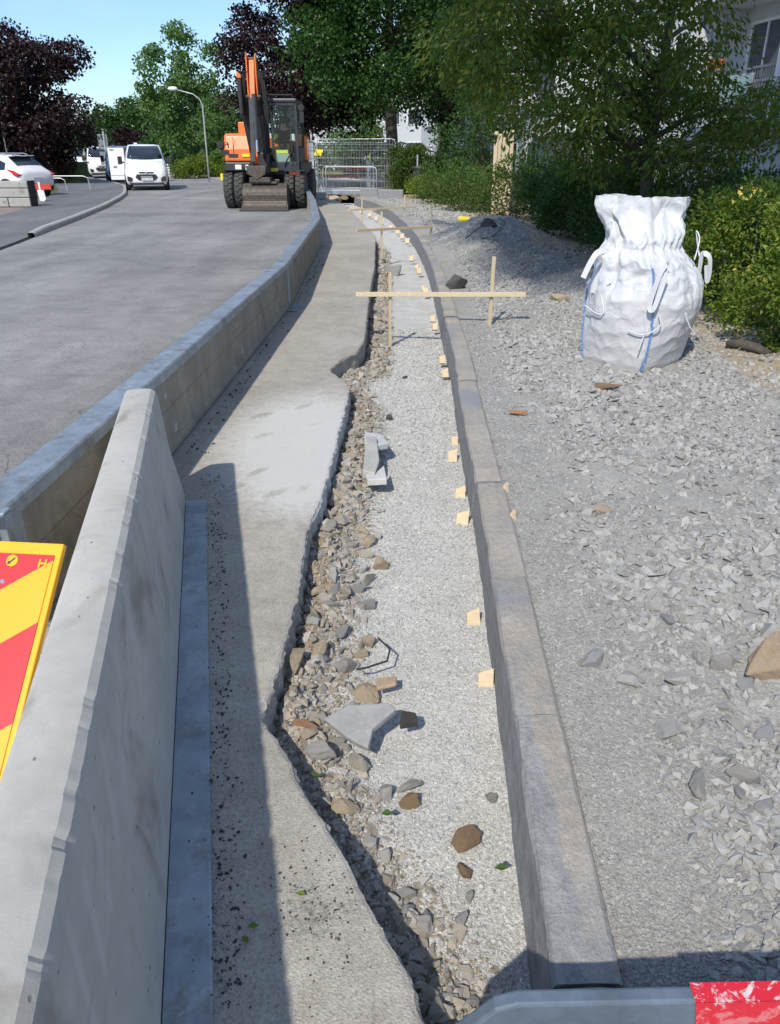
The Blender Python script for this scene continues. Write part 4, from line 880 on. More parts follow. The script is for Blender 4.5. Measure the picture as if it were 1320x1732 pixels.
for x in (1.0, 1.85):
    mb = MB().box((x, 0.83, 0.12), (0.04, 0.03, 0.2)).box((x, .80, .05), (.1, .4, .04)); obj('leg', mb, M_galv, FB)

# ------------------------------------------------------------------ big bag
def big_bag():
    B = thing('big_bag', 'tall white woven builder bag with blue seams standing on the gravel', 'bag', (2.02, 6.32, 0.0), 0)
    hh = [0.0, .02, .08, .18, .30, .42, .55, .68, .78, .86, .92, .955, .985, 1.02, 1.10, 1.20, 1.30, 1.36]
    Rr = [.30, .345, .368, .386, .40, .411, .414, .41, .397, .38, .365, .335, .315, .31, .335, .352, .368, .375]
    nn = [1.15, 1.18, 1.22, 1.3, 1.4, 1.5, 1.7, 1.8, 1.85, 1.9, 2, 2, 2, 2, 2, 2, 2, 2]
    NT_, NZ = 220, 190; th = np.linspace(0, 2*np.pi, NT_, endpoint=False); zz = np.concatenate([[0.0], np.linspace(0.004, 1.36, NZ-1)])
    TH, ZZ = np.meshgrid(th, zz); Rb = np.interp(ZZ, hh, Rr); pn = np.interp(ZZ, hh, nn); t2 = TH-R(-6)
    rad = Rb/((np.abs(np.cos(t2))**pn+np.abs(np.sin(t2))**pn)**(1/pn))
    # wrinkles
    u = TH/6.2832*16; per = lambda s, a, b: fbm(np.cos(TH)*s*a+9, np.sin(TH)*s*a+ZZ*s*b, 1, 4)
    rb = np.random.default_rng(3); PX, PY, PZ = np.cos(TH)*.45, np.sin(TH)*.45, ZZ; wa = per(2.2, 1, 1.2)*.10; wb_ = per(2.6, 1.3, 1.4)*.10; w1 = 0
    for k_ in range(9):
        dv = rb.normal(size=3); dv /= np.linalg.norm(dv); f_ = [2.6, 3.3, 4.2, 5.4, 6.6, 8.5, 11, 14, 18][k_]; tt = ((PX+wa)*dv[0]+(PY+wb_)*dv[1]+(PZ+wa-wb_)*dv[2])*f_+rb.random()
        w1 = w1-np.abs((tt % 1)*2-1)*0.026*(3.1/f_)**(.85 if f_ < 7 else 1.1)*np.interp(ZZ, [0, .3, .62, .8, .95, 1.4], [.12, .2, .38, .8, 1.1, 1.2])
    w1 = w1+0.022; w2 = 0; gather = np.exp(-((ZZ-.99)/.17)**2)
    pleat = (np.abs(np.sin(TH*13+2.2*per(2, 1, .3)))-.5)*0.017*gather+(np.abs(np.sin(TH*7+1+3*per(1.5, 1, .5)))-.5)*0.03*np.exp(-((ZZ-.78)/.20)**2)
    droop = -0.008*np.abs(np.sin(ZZ*24+4*per(1.3, 1, .4)))*np.exp(-((ZZ-.33)/.28)**2)*np.abs(np.sin(2*t2))
    bul = 0.03*np.exp(-((ZZ-.45)/.2)**2)*np.sin(2*t2)**2
    rad = rad+w1*(0.35+.65*sstep(.0, .1, ZZ))+w2+pleat+droop+bul+0.02
    X = rad*np.cos(TH); Y = rad*np.sin(TH); Z = ZZ.copy()
    # the skirt flattens into two sheets and its rim is uneven
    fl = sstep(1.0, 1.28, ZZ); Y = Y*(1-0.62*fl); X = X*(1-0.02*fl)-0.10*fl+0.02*np.sin(9*TH)*fl
    Y += 0.03*fl*np.sin(X*22+ZZ*5)
    rim = 0.03*fbm(X*1.0, Y*0+2, 7, 3)-0.085*np.exp(-((X+0.02)/.03)**2)+0.02*np.abs(X)
    Z = Z+rim*fl
    X = X+0.035*sstep(.2, .75, ZZ)*(np.cos(TH) > 0)*0+0.0
    X = X-0.06*np.exp(-((ZZ-.98)/.12)**2)
    Z = Z*0.955; X = X-0.03*np.clip(1-ZZ/.55, 0, 1)+.03*np.exp(-((ZZ-.6)/.25)**2)*np.maximum(0, np.cos(TH))
    V = np.stack([X, Y, Z], -1).reshape(-1, 3); i = np.arange(NZ*NT_).reshape(NZ, NT_); j = np.roll(i, -1, 1)
    F = np.stack([i[:-1], j[:-1], j[1:], i[1:]], -1).reshape(-1, 4)
    nb = int(np.searchsorted(zz, 0.985)); F1 = F[:nb*NT_]; F2 = F[nb*NT_:]
    nv = (nb+1)*NT_
    npmesh('sack_body', V[:nv], F1, M_bag, B, smooth=True)
    V2 = V[nb*NT_:]; npmesh('filling_skirt', V2, F2-nb*NT_, M_bag, B, smooth=True)
    def surf(a, z, off=0.0):
        jj = int(round(((a) % 6.2832)/6.2832*NT_)) % NT_; ii = int(np.clip(np.searchsorted(zz, z/0.955), 0, NZ-1)); p = Vector(V[ii*NT_+jj]); d = Vector((math.cos(a), math.sin(a), 0)); return p+d*off
    for a0 in (-96, -6, 84, 174):
        pts = [surf(R(a0)+0.05*math.sin(z*6), z, 0.004) for z in np.linspace(0.01, 0.84, 34)]
        mb = MB().tube(pts, 0.0025, 6)
        for q in range(0, 60):
            z = 0.02+q*0.0136; p = surf(R(a0)+.05*math.sin(z*6), z, 0.008); mb.box(p+Vector((0.008*math.sin(R(a0))*-1, .008*math.cos(R(a0)), 0)), (0.014, 0.010, 0.005), (0, R(20), R(a0+90)))
        obj('seam', mb, M_stitch, B)
        ed = MB(); 
        for s in (-1, 1):
            pass
    def ribbon(pts, w, fac, name='lifting_loop', mat=M_strap, th=0.004):
        mb = MB(); pts = [Vector(p) for p in pts]; fac = Vector(fac).normalized(); k = 0
        for i, p in enumerate(pts):
            d = (pts[min(i+1, len(pts)-1)]-pts[max(i-1, 0)]).normalized(); wv = d.cross(fac).normalized()*w/2; nrm = d.cross(wv).normalized()*th/2
            mb.v += [tuple(p+wv+nrm), tuple(p-wv+nrm), tuple(p-wv-nrm), tuple(p+wv-nrm)]
        for i in range(len(pts)-1):
            for q in range(4): mb.f.append((i*4+q, i*4+(q+1) % 4, i*4+4+(q+1) % 4, i*4+4+q)); mb.m.append(0)
        mb.f += [(0, 1, 2, 3), tuple(len(mb.v)-4+i for i in range(4))]; mb.m += [0, 0]
        return obj(name, mb, mat, B)
    def curve(c, n=14):
        c = [Vector(p) for p in c]; out = []
        for i in range(len(c)-1):
            p0 = c[max(i-1, 0)]; p1 = c[i]; p2 = c[i+1]; p3 = c[min(i+2, len(c)-1)]
            for t in np.linspace(0, 1, n, endpoint=(i == len(c)-2)):
                t = float(t); out.append(0.5*((2*p1)+(-p0+p2)*t+(2*p0-5*p1+4*p2-p3)*t*t+(-p0+3*p1-3*p2+p3)*t**3))
        return out
    # left loop, front loop, right loop, rear loop
    ribbon(curve([(-0.42, -.10, .60), (-.37, -.14, .78), (-.33, -.14, .90), (-.42, -.15, .915), (-.47, -.15, .85), (-.52, -.14, .72)], 12), 0.042, (-.35, -1, .1))
    ribbon(curve([(-.03, -.45, .58), (-.01, -.47, .75), (0.02, -.42, .84), (0.0, -.46, .86), (-.05, -.49, .78), (-.09, -.49, .57), (-.055, -.50, .56), (.01, -.47, .80)], 12), 0.036, (0.1, -1, .15))
    ribbon(curve([(.43, .0, .62), (.42, -.02, .80), (.42, -.03, .885), (.475, -.04, .86), (.50, -.03, .74), (.49, -.03, .68), (.465, -.03, .80)], 12), 0.040, (.45, -1, .1))
    ribbon(curve([(.06, .44, .6), (.08, .43, .8), (.05, .45, .9), (0, .47, .7)], 12), 0.05, (0, 1, .1))
    for pts in [[(-.47, -.08, .50), (-.40, -.22, .46), (-.36, -.25, .48), (-.38, -.2, .62), (-.33, -.24, .70)], [(-.2, -.40, .37), (-.12, -.44, .345), (-.05, -.46, .36), (.02, -.47, .42), (.0, -.46, .5)], [(.22, -.40, .50), (.27, -.39, .40), (.33, -.37, .335), (.30, -.38, .338)], [(.30, -.2, .86), (.33, -.16, 1.0), (.31, -.12, 1.06), (.34, -.12, .95), (.35, -.16, .88)], [(-.1, -.45, .5), (-.09, -.46, .35), (-.12, -.46, .22)]]:
        obj('tie', MB().tube(curve(pts, 8), 0.0055, 6), M_strap, B, smooth=True)
    mb = MB()
    
    return B
big_bag()
# ------------------------------------------------------------------ foliage
def leaves(name, C, D, N, L, Wd, mat, parent, fold=0.25):
    """one folded four-cornered leaf per row: C base, D direction, N upper side"""
    D = D/np.linalg.norm(D, axis=1, keepdims=True); Sd = np.cross(D, N); Sd /= np.linalg.norm(Sd, axis=1, keepdims=True)+1e-9; Nn = np.cross(Sd, D)
    L = np.asarray(L)[:, None]; Wd = np.asarray(Wd)[:, None]
    V = np.stack([C, C+D*L*.5+Sd*Wd*.5+Nn*Wd*fold, C+D*L, C+D*L*.5-Sd*Wd*.5+Nn*Wd*fold], 1).reshape(-1, 3)
    F = np.arange(len(C)*4).reshape(-1, 4); return npmesh(name, V, F, mat, parent)
def unit(r, n): v = r.normal(size=(n, 3)); return v/np.linalg.norm(v, axis=1, keepdims=True)
def crown_points(r, cl, per, rc, flat=.7, up=.35):
    n = len(cl)*per; c = np.repeat(cl, per, 0); rcc = np.repeat(rc, per)[:, None]; d = unit(r, n); d[:, 2] += up; d /= np.linalg.norm(d, axis=1, keepdims=True)
    return c+d*rcc*(0.45+0.6*r.random((n, 1))**.7)*np.array([1, 1, flat]), d
def clumps(r, c, rad, n, low=-1, shell=.45, p=2.0):
    out = []
    while len(out) < n:
        d = r.uniform(-1, 1, 3)
        if (np.abs(d)**p).sum() > 1 or (np.abs(d)**p).sum() < shell**p*r.random() or d[2] < low: continue
        out.append(np.array(c)+d*np.array(rad))
    return np.array(out)
def tree(name, label, cat, base, c, rad, ncl, per, rc, leafL, leafW, mat, tr, bark, seed, group=None, mode='broad', nl=14, low=-1, shell=.4, fork=None, cl=None, p=2.0):
    r = np.random.default_rng(seed); t = thing(name, label, cat, base, 0, group); b = np.array(base, float); c = np.array(c, float)-b
    if cl is None: cl = clumps(r, c, rad, ncl, low, shell, p)
    rcs = rc*r.uniform(.7, 1.3, len(cl)); C, d = crown_points(r, cl, per, rcs); n = len(C)
    if mode == 'droop': D = d*np.array([1, 1, .4])+r.normal(0, .35, (n, 3))+np.array([0, 0, -.75]); N = r.normal(0, .5, (n, 3))+np.array([0, 0, 1.0])+d*.4
    else: D = unit(r, n)+np.array([0, 0, -.25]); N = d+r.normal(0, .45, (n, 3))+np.array([0, 0, .35])
    leaves('crown', C, D, N, leafL*r.uniform(.7, 1.25, n), leafW*r.uniform(.75, 1.2, n), mat, t)
    mb = MB(); fz = fork if fork is not None else max(0.3, c[2]-rad[2]*.7); top = Vector((c[0]*.6, c[1]*.6, c[2]+rad[2]*.55)); f = Vector((c[0]*.25, c[1]*.25, fz)); lean = Vector((r.normal(0, .06), r.normal(0, .06), 0))
    mb.tube([Vector((0, 0, -.25)), Vector((0, 0, .15)), f*.5+lean*fz, f, f*.5+top*.5+lean*2, top], [tr*1.35, tr*1.08, tr*.95, tr*.85, tr*.5, tr*.15], 10)
    ix = r.choice(len(cl), min(nl, len(cl)), replace=False)
    for i in ix:
        e = Vector(cl[i]); hgt = max(fz*.8, min(e.z-.3*abs(e.x), top.z*.9)); k = min(1, max(0, (hgt-fz)/(top.z-fz+1e-6))); s = f.lerp(top, k); m = s.lerp(e, .5)+Vector((r.normal(0, .15), r.normal(0, .15), .15*abs(e.x-s.x)))
        a = tr*(.5-.3*k); mb.tube([s, s.lerp(m, .5)+Vector((0, 0, .05)), m, e], [a, a*.75, a*.5, a*.14], 6)
    obj('trunk', mb, bark, t, smooth=True)
    return t
def treepx(name, label, cat, u, v, y, wr, hr, trunk_u, ncl, per, leafL, mat, tr, seed, group=None, bark=None, rcf=.26, **kw):
    """crown centre given by survey direction at distance y; radii in metres"""
    c = PD(u, v, y); b = PD(trunk_u, 300, y); b.z = 0
    return tree(name, label, cat, b, c, (wr, wr, hr), ncl, per, rcf*wr+.15, leafL, leafL*.8, mat, tr, bark or M_bark, seed, group, **kw)
treepx('maple_tree', 'dark copper leaved maple tree on the left above the parked white car', 'tree', 52, 172, 46, 3.15, 3.6, 92, 75, 300, .20, L_copper, .28, 1, low=-.85)
copper_rng = np.random.default_rng(2); copper_c = PD(482, 70, 40); copper_base = PD(530, 300, 40); copper_base.z = 0
copper_cl = np.concatenate([clumps(copper_rng, np.array(copper_c-copper_base), (2.9, 2.9, 4.4), 78, -.93, .4), clumps(copper_rng, np.array(PD(575, 165, 39.5)-copper_base), (1.9, 1.6, 1.35), 34, -.95, .3)])
tree('maple_tree', 'copper leaved maple tree rising behind the orange digger', 'tree', copper_base, copper_c, (2.9, 2.9, 4.4), 0, 330, .9, .16, .128, L_copper, .24, M_barkl, 2, fork=2.2, nl=26, cl=copper_cl)
treepx('maple_tree', 'big green maple tree behind the mesh fence in the middle', 'tree', 652, -22, 37.0, 4.4, 5.0, 660, 135, 340, .16, L_maple, .28, 3, low=-.93)
treepx('maple_tree', 'darkest copper maple tree between the big green maple and the cherry tree', 'tree', 775, 40, 49, 4.0, 5.6, 742, 90, 300, .19, L_copper, .28, 4)
treepx('street_tree', 'tall loose green tree beside the street lamp left of the digger', 'tree', 318, 165, 64, 3.2, 4.6, 352, 80, 130, .25, L_light, .22, 5, rcf=.22, shell=.3)
treepx('street_tree', 'light green tree between the street lamp and the digger', 'tree', 385, 235, 60, 1.9, 3.0, 392, 40, 220, .17, L_light, .14, 6)
treepx('young_tree', 'slim young green tree left of the standing planks', 'tree', 808, 215, 30, 1.35, 1.6, 823, 28, 130, .11, L_green, .07, 7, fork=1.0)
treepx('young_tree', 'light green tree behind the mesh fence panel', 'tree', 612, 240, 52, 2.1, 2.4, 610, 34, 220, .15, L_light, .12, 8)
treepx('young_tree', 'bushy green tree seen through the mesh fence', 'tree', 590, 275, 55, 2.6, 1.7, 580, 34, 200, .17, L_green, .12, 18)
G2 = 'trees lining the far end of the street'
for i, (u, v, y, a, b, m, lab) in enumerate([(165, 236, 92, 2.6, 2.4, L_green, 'farthest round green tree seen between the copper maple and the van roof'), (203, 232, 88, 3.0, 2.9, L_green, 'green street tree right of the tall sign pole'), (254, 222, 84, 3.2, 3.6, L_green, 'green street tree above the white van'),
        (296, 222, 80, 3.0, 3.8, L_green, 'green street tree left of the nearest lamp post'), (340, 232, 76, 3.6, 4.0, L_light, 'paler green tree behind the nearest lamp post'), (235, 262, 78, 2.7, 2.5, L_copper, 'small dark copper tree directly above the white van'), (132, 262, 70, 2.2, 2.4, L_green, 'low green tree right of the copper maple trunk'),
        (285, 272, 72, 2.6, 2.2, L_green, 'low dark green tree right of the white van'), (30, 238, 58, 2.4, 2.6, L_light, 'light green tree under the left copper maple'), (190, 262, 98, 3.6, 2.8, L_green, 'dark green tree behind the row of parked vans'), (330, 275, 84, 3.8, 2.6, L_green, 'wide green tree behind the clipped hedge'), (108, 268, 96, 3.6, 2.8, L_green, 'dim green tree beyond the small sign'), (60, 268, 78, 3.4, 2.4, L_green, 'dark green tree behind the parked white car'), (400, 262, 70, 2.4, 2.6, L_green, 'green tree directly behind the digger hood'), (-10, 262, 66, 2.8, 2.6, L_light, 'light green tree at the very left edge')]):
    treepx('street_tree', lab, 'tree', u, v, y, a, b, u+random.randint(-8, 8), 42, 170, .26, m, .2, 20+i, G2)

# cherry tree on the right
rc_ = np.random.default_rng(61); cb = Vector((3.72, 12.0, 0)); cl = []
while len(cl) < 290:
    d = rc_.uniform(-1, 1, 3); q = abs(d[0])**2.6+abs(d[1])**2.6+abs(d[2])**2.6
    if q > 1 or q < .1: continue
    e = np.array([-.25, 0, 3.7])+d*np.array([2.9, 2.3, 2.6])
    if e[2] < 1.35: continue
    w = e+np.array(cb)
    sx = w[0]/(w[1]*.906+(1.6-w[2])*.423); el_ = (w[2]-1.6)/w[1]
    if sx > .445 and el_ > .06: continue          # the crown is thin on the side of the balconies
    if .10 < sx < .185 and el_ < .034: continue
    if .285 < sx < .325 and .04 < el_ < .10 and w[1] < 12.6: continue
    cl.append(e)
cherry = tree('cherry_tree', 'long leaved cherry tree behind the hedge, right of the white bag top', 'tree', cb, (3.5, 12, 3.7), (2.8, 2.2, 2.5), 0, 185, .42, .10, .040, L_cherry, .105, M_bark, 61, mode='droop', nl=46, fork=1.35, cl=np.array(cl))
# maple branch hanging in at the top right
rc_ = np.random.default_rng(62); mb_ = Vector((6.3, 6.8, 0)); cl = [np.array([3.35+rc_.uniform(0, .75), 6.8+rc_.uniform(-.5, .5), 2.75+rc_.uniform(0, .9)])-np.array(mb_) for _ in range(12)]
cl += [np.array([rc_.uniform(-1.8, 1.8), rc_.uniform(-1.8, 1.8), rc_.uniform(3.4, 6)]) for _ in range(26)]
tree('maple_tree', 'maple branch with large dark leaves hanging in at the top right corner', 'tree', mb_, (6.1, 6.8, 4.6), (2, 2, 1.6), 0, 60, .36, .15, .13, L_maple, .13, M_bark, 62, nl=30, fork=2.4, cl=np.array(cl))
# street tree behind the camera on the far pavement: it shades the hedge and the gravel heap
SH = Vector((-8.7, 4.2, 0.1))
rc_ = np.random.default_rng(63)
cl = list(clumps(rc_, (-1.4, 1.4, 19.0), (7.8, 6.6, 4.2), 270, -1, .15))
tree('street_tree', 'large wide street tree behind the camera that shades the shrubs', 'tree', (3.1, -3.5, 0), (-.5, -2.6, 19), (7, 6, 4.2), 0, 110, 1.15, .36, .29, L_green, .38, M_bark, 63, nl=34, fork=9, cl=np.array(cl))

def shrub(x, y, rx, ry, h, n, L, mat, label, seed, group='shrubs along the gravel yard', yel=0, name='shrub'):
    r = np.random.default_rng(seed); t = thing(name, label, 'shrub', (x, y, 0), 0, group); k = 34
    cl = clumps(r, (0, 0, h*.48), (rx*.86, ry*.86, h*.5), k, -.95, .5, 2.3); rcs = r.uniform(.16, .34, k)*max(rx, .5)*1.15
    per = n//k; C, d = crown_points(r, cl, per, rcs, .9, .3); C[:, 2] = np.abs(C[:, 2])
    D = d+unit(r, len(C))*.9; N = d*.6+r.normal(0, .5, d.shape)+np.array([0, 0, .6])
    leaves('foliage', C, D, N, L*r.uniform(.6, 1.3, len(C)), L*.55*r.uniform(.7, 1.2, len(C)), mat, t)
    mb = MB()
    for i in range(16):
        e = Vector(cl[r.integers(k)]); e.z *= 1.08; b = Vector((r.normal(0, rx*.15), r.normal(0, ry*.15), -.1)); m = b.lerp(e, .5)+Vector((r.normal(0, .08), r.normal(0, .08), .1)); mb.tube([b, m, e], [.012, .009, .004], 5)
    obj('stems', mb, M_barkl, t)
    if yel:
        cc = np.array([[r.uniform(-rx, rx)*.8, -ry*r.uniform(.4, 1), h*r.uniform(.45, 1.08)] for _ in range(yel)]); cc = np.repeat(cc, 7, 0)+r.normal(0, .025, (yel*7, 3))
        leaves('yellow_leaves', cc, unit(r, len(cc)), unit(r, len(cc)), np.full(len(cc), .045), np.full(len(cc), .03), L_yellow, t)
    return t
SHR = [ # y, dx from line, rx, h, material, label
    (5.6, .62, .75, 1.05, L_rose, 'nearest sunlit rose shrub at the right edge of the photo', 0), (6.75, .42, .75, 1.25, L_rose, 'sunlit rose shrub with yellow leaves just right of the bag', 16), (7.9, .45, .8, 1.32, L_rose, 'shrub with yellow leaves close behind the big white bag', 14), (9.2, .78, .8, 1.28, L_shrub, 'dark shrub behind the top of the white bag', 0),
    (10.6, .80, .9, 1.25, L_shrub, 'dark shrub left of the white bag top', 0), (12.2, .85, .95, 1.3, L_green, 'dark green shrub in front of the cherry tree trunk', 0), (14.0, .9, 1.0, 1.3, L_green, 'dark green shrub above the left strap of the bag', 0), (16.0, .9, 1.05, 1.35, L_green, 'dark green shrub behind the shaded gravel heap', 0),
    (18.2, .9, 1.1, 1.25, L_green, 'dark green shrub in front of the standing planks', 0), (21.0, .75, 1.2, 1.42, L_shrub, 'mid green shrub right of the yellow bottle', 0), (24.5, .8, 1.4, 1.05, L_shrub, 'dusty green shrub behind the yellow bottle', 0), (28.5, 1.0, 1.5, 1.2, L_shrub, 'dusty olive shrub right of the black litter bin', 0), (31.5, .9, 1.0, .75, L_rose, 'low bright green shrub in front of the black litter bin', 0)]
for i, (y, dx, rx, h, m, lab, yl) in enumerate(SHR):
    x = float(hedgex(y))+dx; L = .052 if y < 9 else .06 if y < 15 else .085
    shrub(x, y, rx, rx, h, 9500 if y < 10 else 7000 if y < 17 else 5000, L, m, lab, 200+i, yel=yl)
shrub(0.78, 34.2, 1.25, 1.2, 1.95, 13000, .10, L_shrub, 'tall round shrub beside the mesh fence', 230)
shrub(2.9, 34.5, 1.5, 1.4, 1.7, 6500, .10, L_green, 'dark shrub behind the black litter bin', 231)
for i, (x, y, rx, h) in enumerate([(5.3, 6.8, 1.0, 1.3), (5.5, 8.8, 1.1, 1.35), (5.3, 11.0, 1.2, 1.45), (5.2, 13.6, 1.2, 1.5), (5.2, 16.5, 1.4, 1.6), (5.0, 20, 1.6, 1.5), (4.7, 24.5, 1.7, 1.5)]):
    shrub(x, y, rx, rx, h, 5500, .07, L_green, 'dark second row shrub '+['behind the nearest sunlit rose shrub', 'behind the shrub with yellow leaves', 'directly right of the cherry tree trunk', 'left of and behind the cherry tree trunk', 'third from the far end of the row', 'second from the far end of the row', 'farthest, in front of the standing planks'][i], 240+i, 'second row of dark shrubs')
for i, (u, y, h) in enumerate([(312, 57, 1.1), (338, 58, 1.25), (362, 59, 1.35), (384, 58, 1.3)]):
    p = PD(u, 290, y); shrub(p.x, y, 1.1, 1.0, h, 2600, .13, L_rose, ['leftmost', 'second', 'third', 'rightmost'][i]+' clipped bush of the low hedge left of the digger', 260+i, 'low hedge across the street')
# tall grass on the verge
r = np.random.default_rng(70); n = 9000; Y = r.uniform(28.5, 42, n); xl = np.interp(Y, [28, 30, 37, 42], [-12.2, -12.8, -15.0, -17.2]); X = xl-r.random(n)**.8*np.interp(Y, [28, 42], [.9, 3.4])
hh = r.uniform(.15, .55, n)*np.clip((xl-X)*2+.4, .3, 1); a = r.uniform(0, 6.28, n); lx, ly = np.cos(a), np.sin(a)
V = np.stack([np.stack([X-.02*lx, Y-.02*ly, hh*0+.05], -1), np.stack([X+.02*lx, Y+.02*ly, hh*0+.05], -1), np.stack([X+r.normal(0, .12, n), Y+r.normal(0, .12, n), hh+.05], -1)], 1).reshape(-1, 3)
tag(npmesh('grass', V, np.arange(3*n).reshape(-1, 3), L_grass), 'tall unmown grass on the verge by the stone wall', 'grass', kind='stuff')

# ------------------------------------------------------------------ apartment building on the right
BO = Vector((11.6, 11.5, 0)); BD = Vector((-6.6, 38, 0)).normalized(); brz = math.atan2(BD.y, BD.x)-math.pi/2
AB = thing('apartment_building', 'white apartment building with glazed balconies behind the cherry tree', 'building', BO, brz)
obj('wall', MB().box((5, 27, 6.2), (10, 54, 12.4)), M_wall, AB); obj('plinth', MB().box((-0.03, 27, 0.3), (.06, 54, .6)), M_conG, AB)
mb = MB().box((5, 27, 12.5), (10.8, 55, .25)); obj('roof', mb, M_rail, AB)
def window(s, z, w, h, par, cols=2, x=0.0):
    f = MB(); f.box((x-.03, s-w/2, z+h/2), (.08, .07, h+.07)); f.box((x-.03, s+w/2, z+h/2), (.08, .07, h+.07)); f.box((x-.03, s, z+h), (.08, w-.07, .07)); f.box((x-.03, s, z), (.08, w-.07, .07))
    for k in range(1, cols): f.box((x-.028, s-w/2+w*k/cols, z+h/2), (.06, .06, h-.07))
    o = obj('window', f, M_frame, par); g_ = MB().box((x-.012, s, z+h/2), (.02, w-.07, h-.07)); obj('pane', g_, M_pane, o); obj('sill', MB().box((x-.09, s, z-.05), (.16, w+.1, .03)), M_rail, o)
BAL = [10.6, 24.5, 37.5]
for fl in range(4):
    z0 = -0.4+fl*2.8
    for s in [1.5, 4.2, 6.9, 15.6, 18.4, 21, 28.8, 31.6, 34.2, 41.6, 44.5, 48, 51]: window(s, z0+(1.1 if fl == 0 else .95), 1.35, 1.35, AB)
    for s in BAL:
        if fl == 0: continue
        b = MB().box((-.75, s, z0-.09), (1.5, 3.8, .18)); o = obj('balcony', b, M_wall, AB)
        obj('side_wall', MB().box((-.75, s-1.98, z0+1.3), (1.5, .14, 2.75)), M_wall, o); obj('side_wall', MB().box((-.75, s+1.98, z0+1.3), (1.5, .14, 2.75)), M_wall, o)
        obj('front_panel', MB().box((-1.5, s+.35, z0+.47), (.05, 2.9, .86)), M_teal, o)
        mb = MB().box((-1.5, s, z0+1.0), (.05, 3.8, .05)).box((-1.5, s, z0+.06), (.05, 3.8, .04))
        for k in range(9): mb.box((-1.5, s-1.85+k*.1, z0+.5), (.02, .02, .95))
        obj('railing', mb, M_rail, o); window(s-.8, z0+.15, 1.3, 2.1, o, 1, -.002); window(s+.9, z0+.9, 1.4, 1.35, o, 2, -.002)
        if fl == 1 and s == BAL[0]:
            mb = MB().box((-1.2, s+1.15, z0+1.1), (.3, .8, .04)).box((-1.2, s+1.15, z0+.55), (.04, .04, 1.1)); st = obj('plant_shelf', mb, M_rail, o)
            for q in (-.2, .2): obj('flower_pot', MB().lathe([(.09, 0), (.12, .2), (.13, .2), (.13, .24), (.1, .24)], (-1.2, s+1.15+q, z0+1.12)), M_terra, o)
    for s in (13.6, 46): obj('drainpipe', MB().tube([(-.08, s, 0), (-.08, s, 12.4)], .05), M_rail, AB) if fl == 0 else None
def redp(u, v, y, w, h, nm='red_awning'):
    p = PD(u, v, y); q = Matrix.Rotation(-brz, 3, 'Z') @ (p-BO); obj(nm, MB().box((-.06 if nm != 'red_awning' else -.35, q.y, q.z), (.1 if nm != 'red_awning' else .7, w, h)), M_redp, AB)
redp(736, 232, 58, 1.3, 1.9, 'red_door'); redp(705, 150, 60, 1.6, .8)
A2 = thing('apartment_building', 'far white building glimpsed under the maples behind the mesh fence', 'building', (-9.5, 84, 0), R(6))
obj('wall', MB().box((6.5, 5, 5), (13, 10, 10)), M_wall, A2)
for fl in range(3):
    for s in (1.5, 4.2, 7, 9.8, 12):
        f = MB().box((s, -.03, 1.9+fl*2.9), (1.5, .06, 1.4)); o = obj('window', f, M_frame, A2); obj('pane', MB().box((s, -.07, 1.9+fl*2.9), (1.3, .03, 1.2)), M_pane, o)
obj('red_awning', MB().box((6.3, -.5, 5.3), (1.8, 1.0, .9)), M_redp, A2); obj('roof', MB().box((6.5, 5, 10.1), (13.4, 10.4, .25)), M_rail, A2)
p = PD(4, 255, 74); A3 = thing('house', 'brown walled house at the left edge behind the trees', 'house', (p.x-4, 76, 0)); obj('wall', MB().box((0, 0, 1.7), (9, 6, 3.4)), M_brickw, A3); obj('roof', MB().prism([(-3.3, 3.3), (3.3, 3.3), (0, 5.2)], -4.8, 4.8, 'x'), M_rail, A3); obj('window', MB().box((3, -3.02, 1.8), (1.2, .06, 1.2)), M_pane, A3)

# ------------------------------------------------------------------ vehicles
def loft(stations, ring, n=44):
    """stations: rows (y, zb, zs, zt, wb, ws, wt); ring gives a closed half section"""
    S = np.array(stations, float); ys = S[:, 0]; t = np.linspace(0, 1, n); yy = ys[0]+(ys[-1]-ys[0])*(t-0.0*np.sin(2*np.pi*t)); A = [np.interp(yy, ys, S[:, k]) for k in range(1, 7)]
    for a in A:
        for _ in range(1): a[1:-1] = .25*a[:-2]+.5*a[1:-1]+.25*a[2:]
    V = []; m = None
    for j in range(n):
        zb, zs, zt, wb, ws, wt = [a[j] for a in A]
        half = [(wb*.93, zb), (wb, zb+(zs-zb)*.25), (ws, zb+(zs-zb)*.7), (ws*.985, zs), (wt+(ws-wt)*.15, zs+(zt-zs)*.75), (wt*.93, zt-.015), (wt*.6, zt+.012), (0, zt+.02)]
        rg_ = [(x, z) for x, z in half]+[(-x, z) for x, z in half[::-1][1:]]; m = len(rg_); V += [(x, yy[j], z) for x, z in rg_]
    F = [(j*m+i, j*m+(i+1) % m, (j+1)*m+(i+1) % m, (j+1)*m+i) for j in range(n-1) for i in range(m)]; F += [tuple(range(m)), tuple((n-1)*m+i for i in range(m))]
    def side(y, f):   # point on the side (x>0), f 0..1 between belt and roof
        zs, zt, ws, wt = [float(np.interp(y, ys, S[:, k])) for k in (2, 3, 5, 6)]; return Vector((ws*.985+(wt+(ws-wt)*.15-ws*.985)*min(1, f/.75), y, zs+(zt-zs)*f))
    def top(y, x): return Vector((x, y, float(np.interp(y, ys, S[:, 3]))+.02-.03*(x/.9)**2))
    return (V, F), side, top
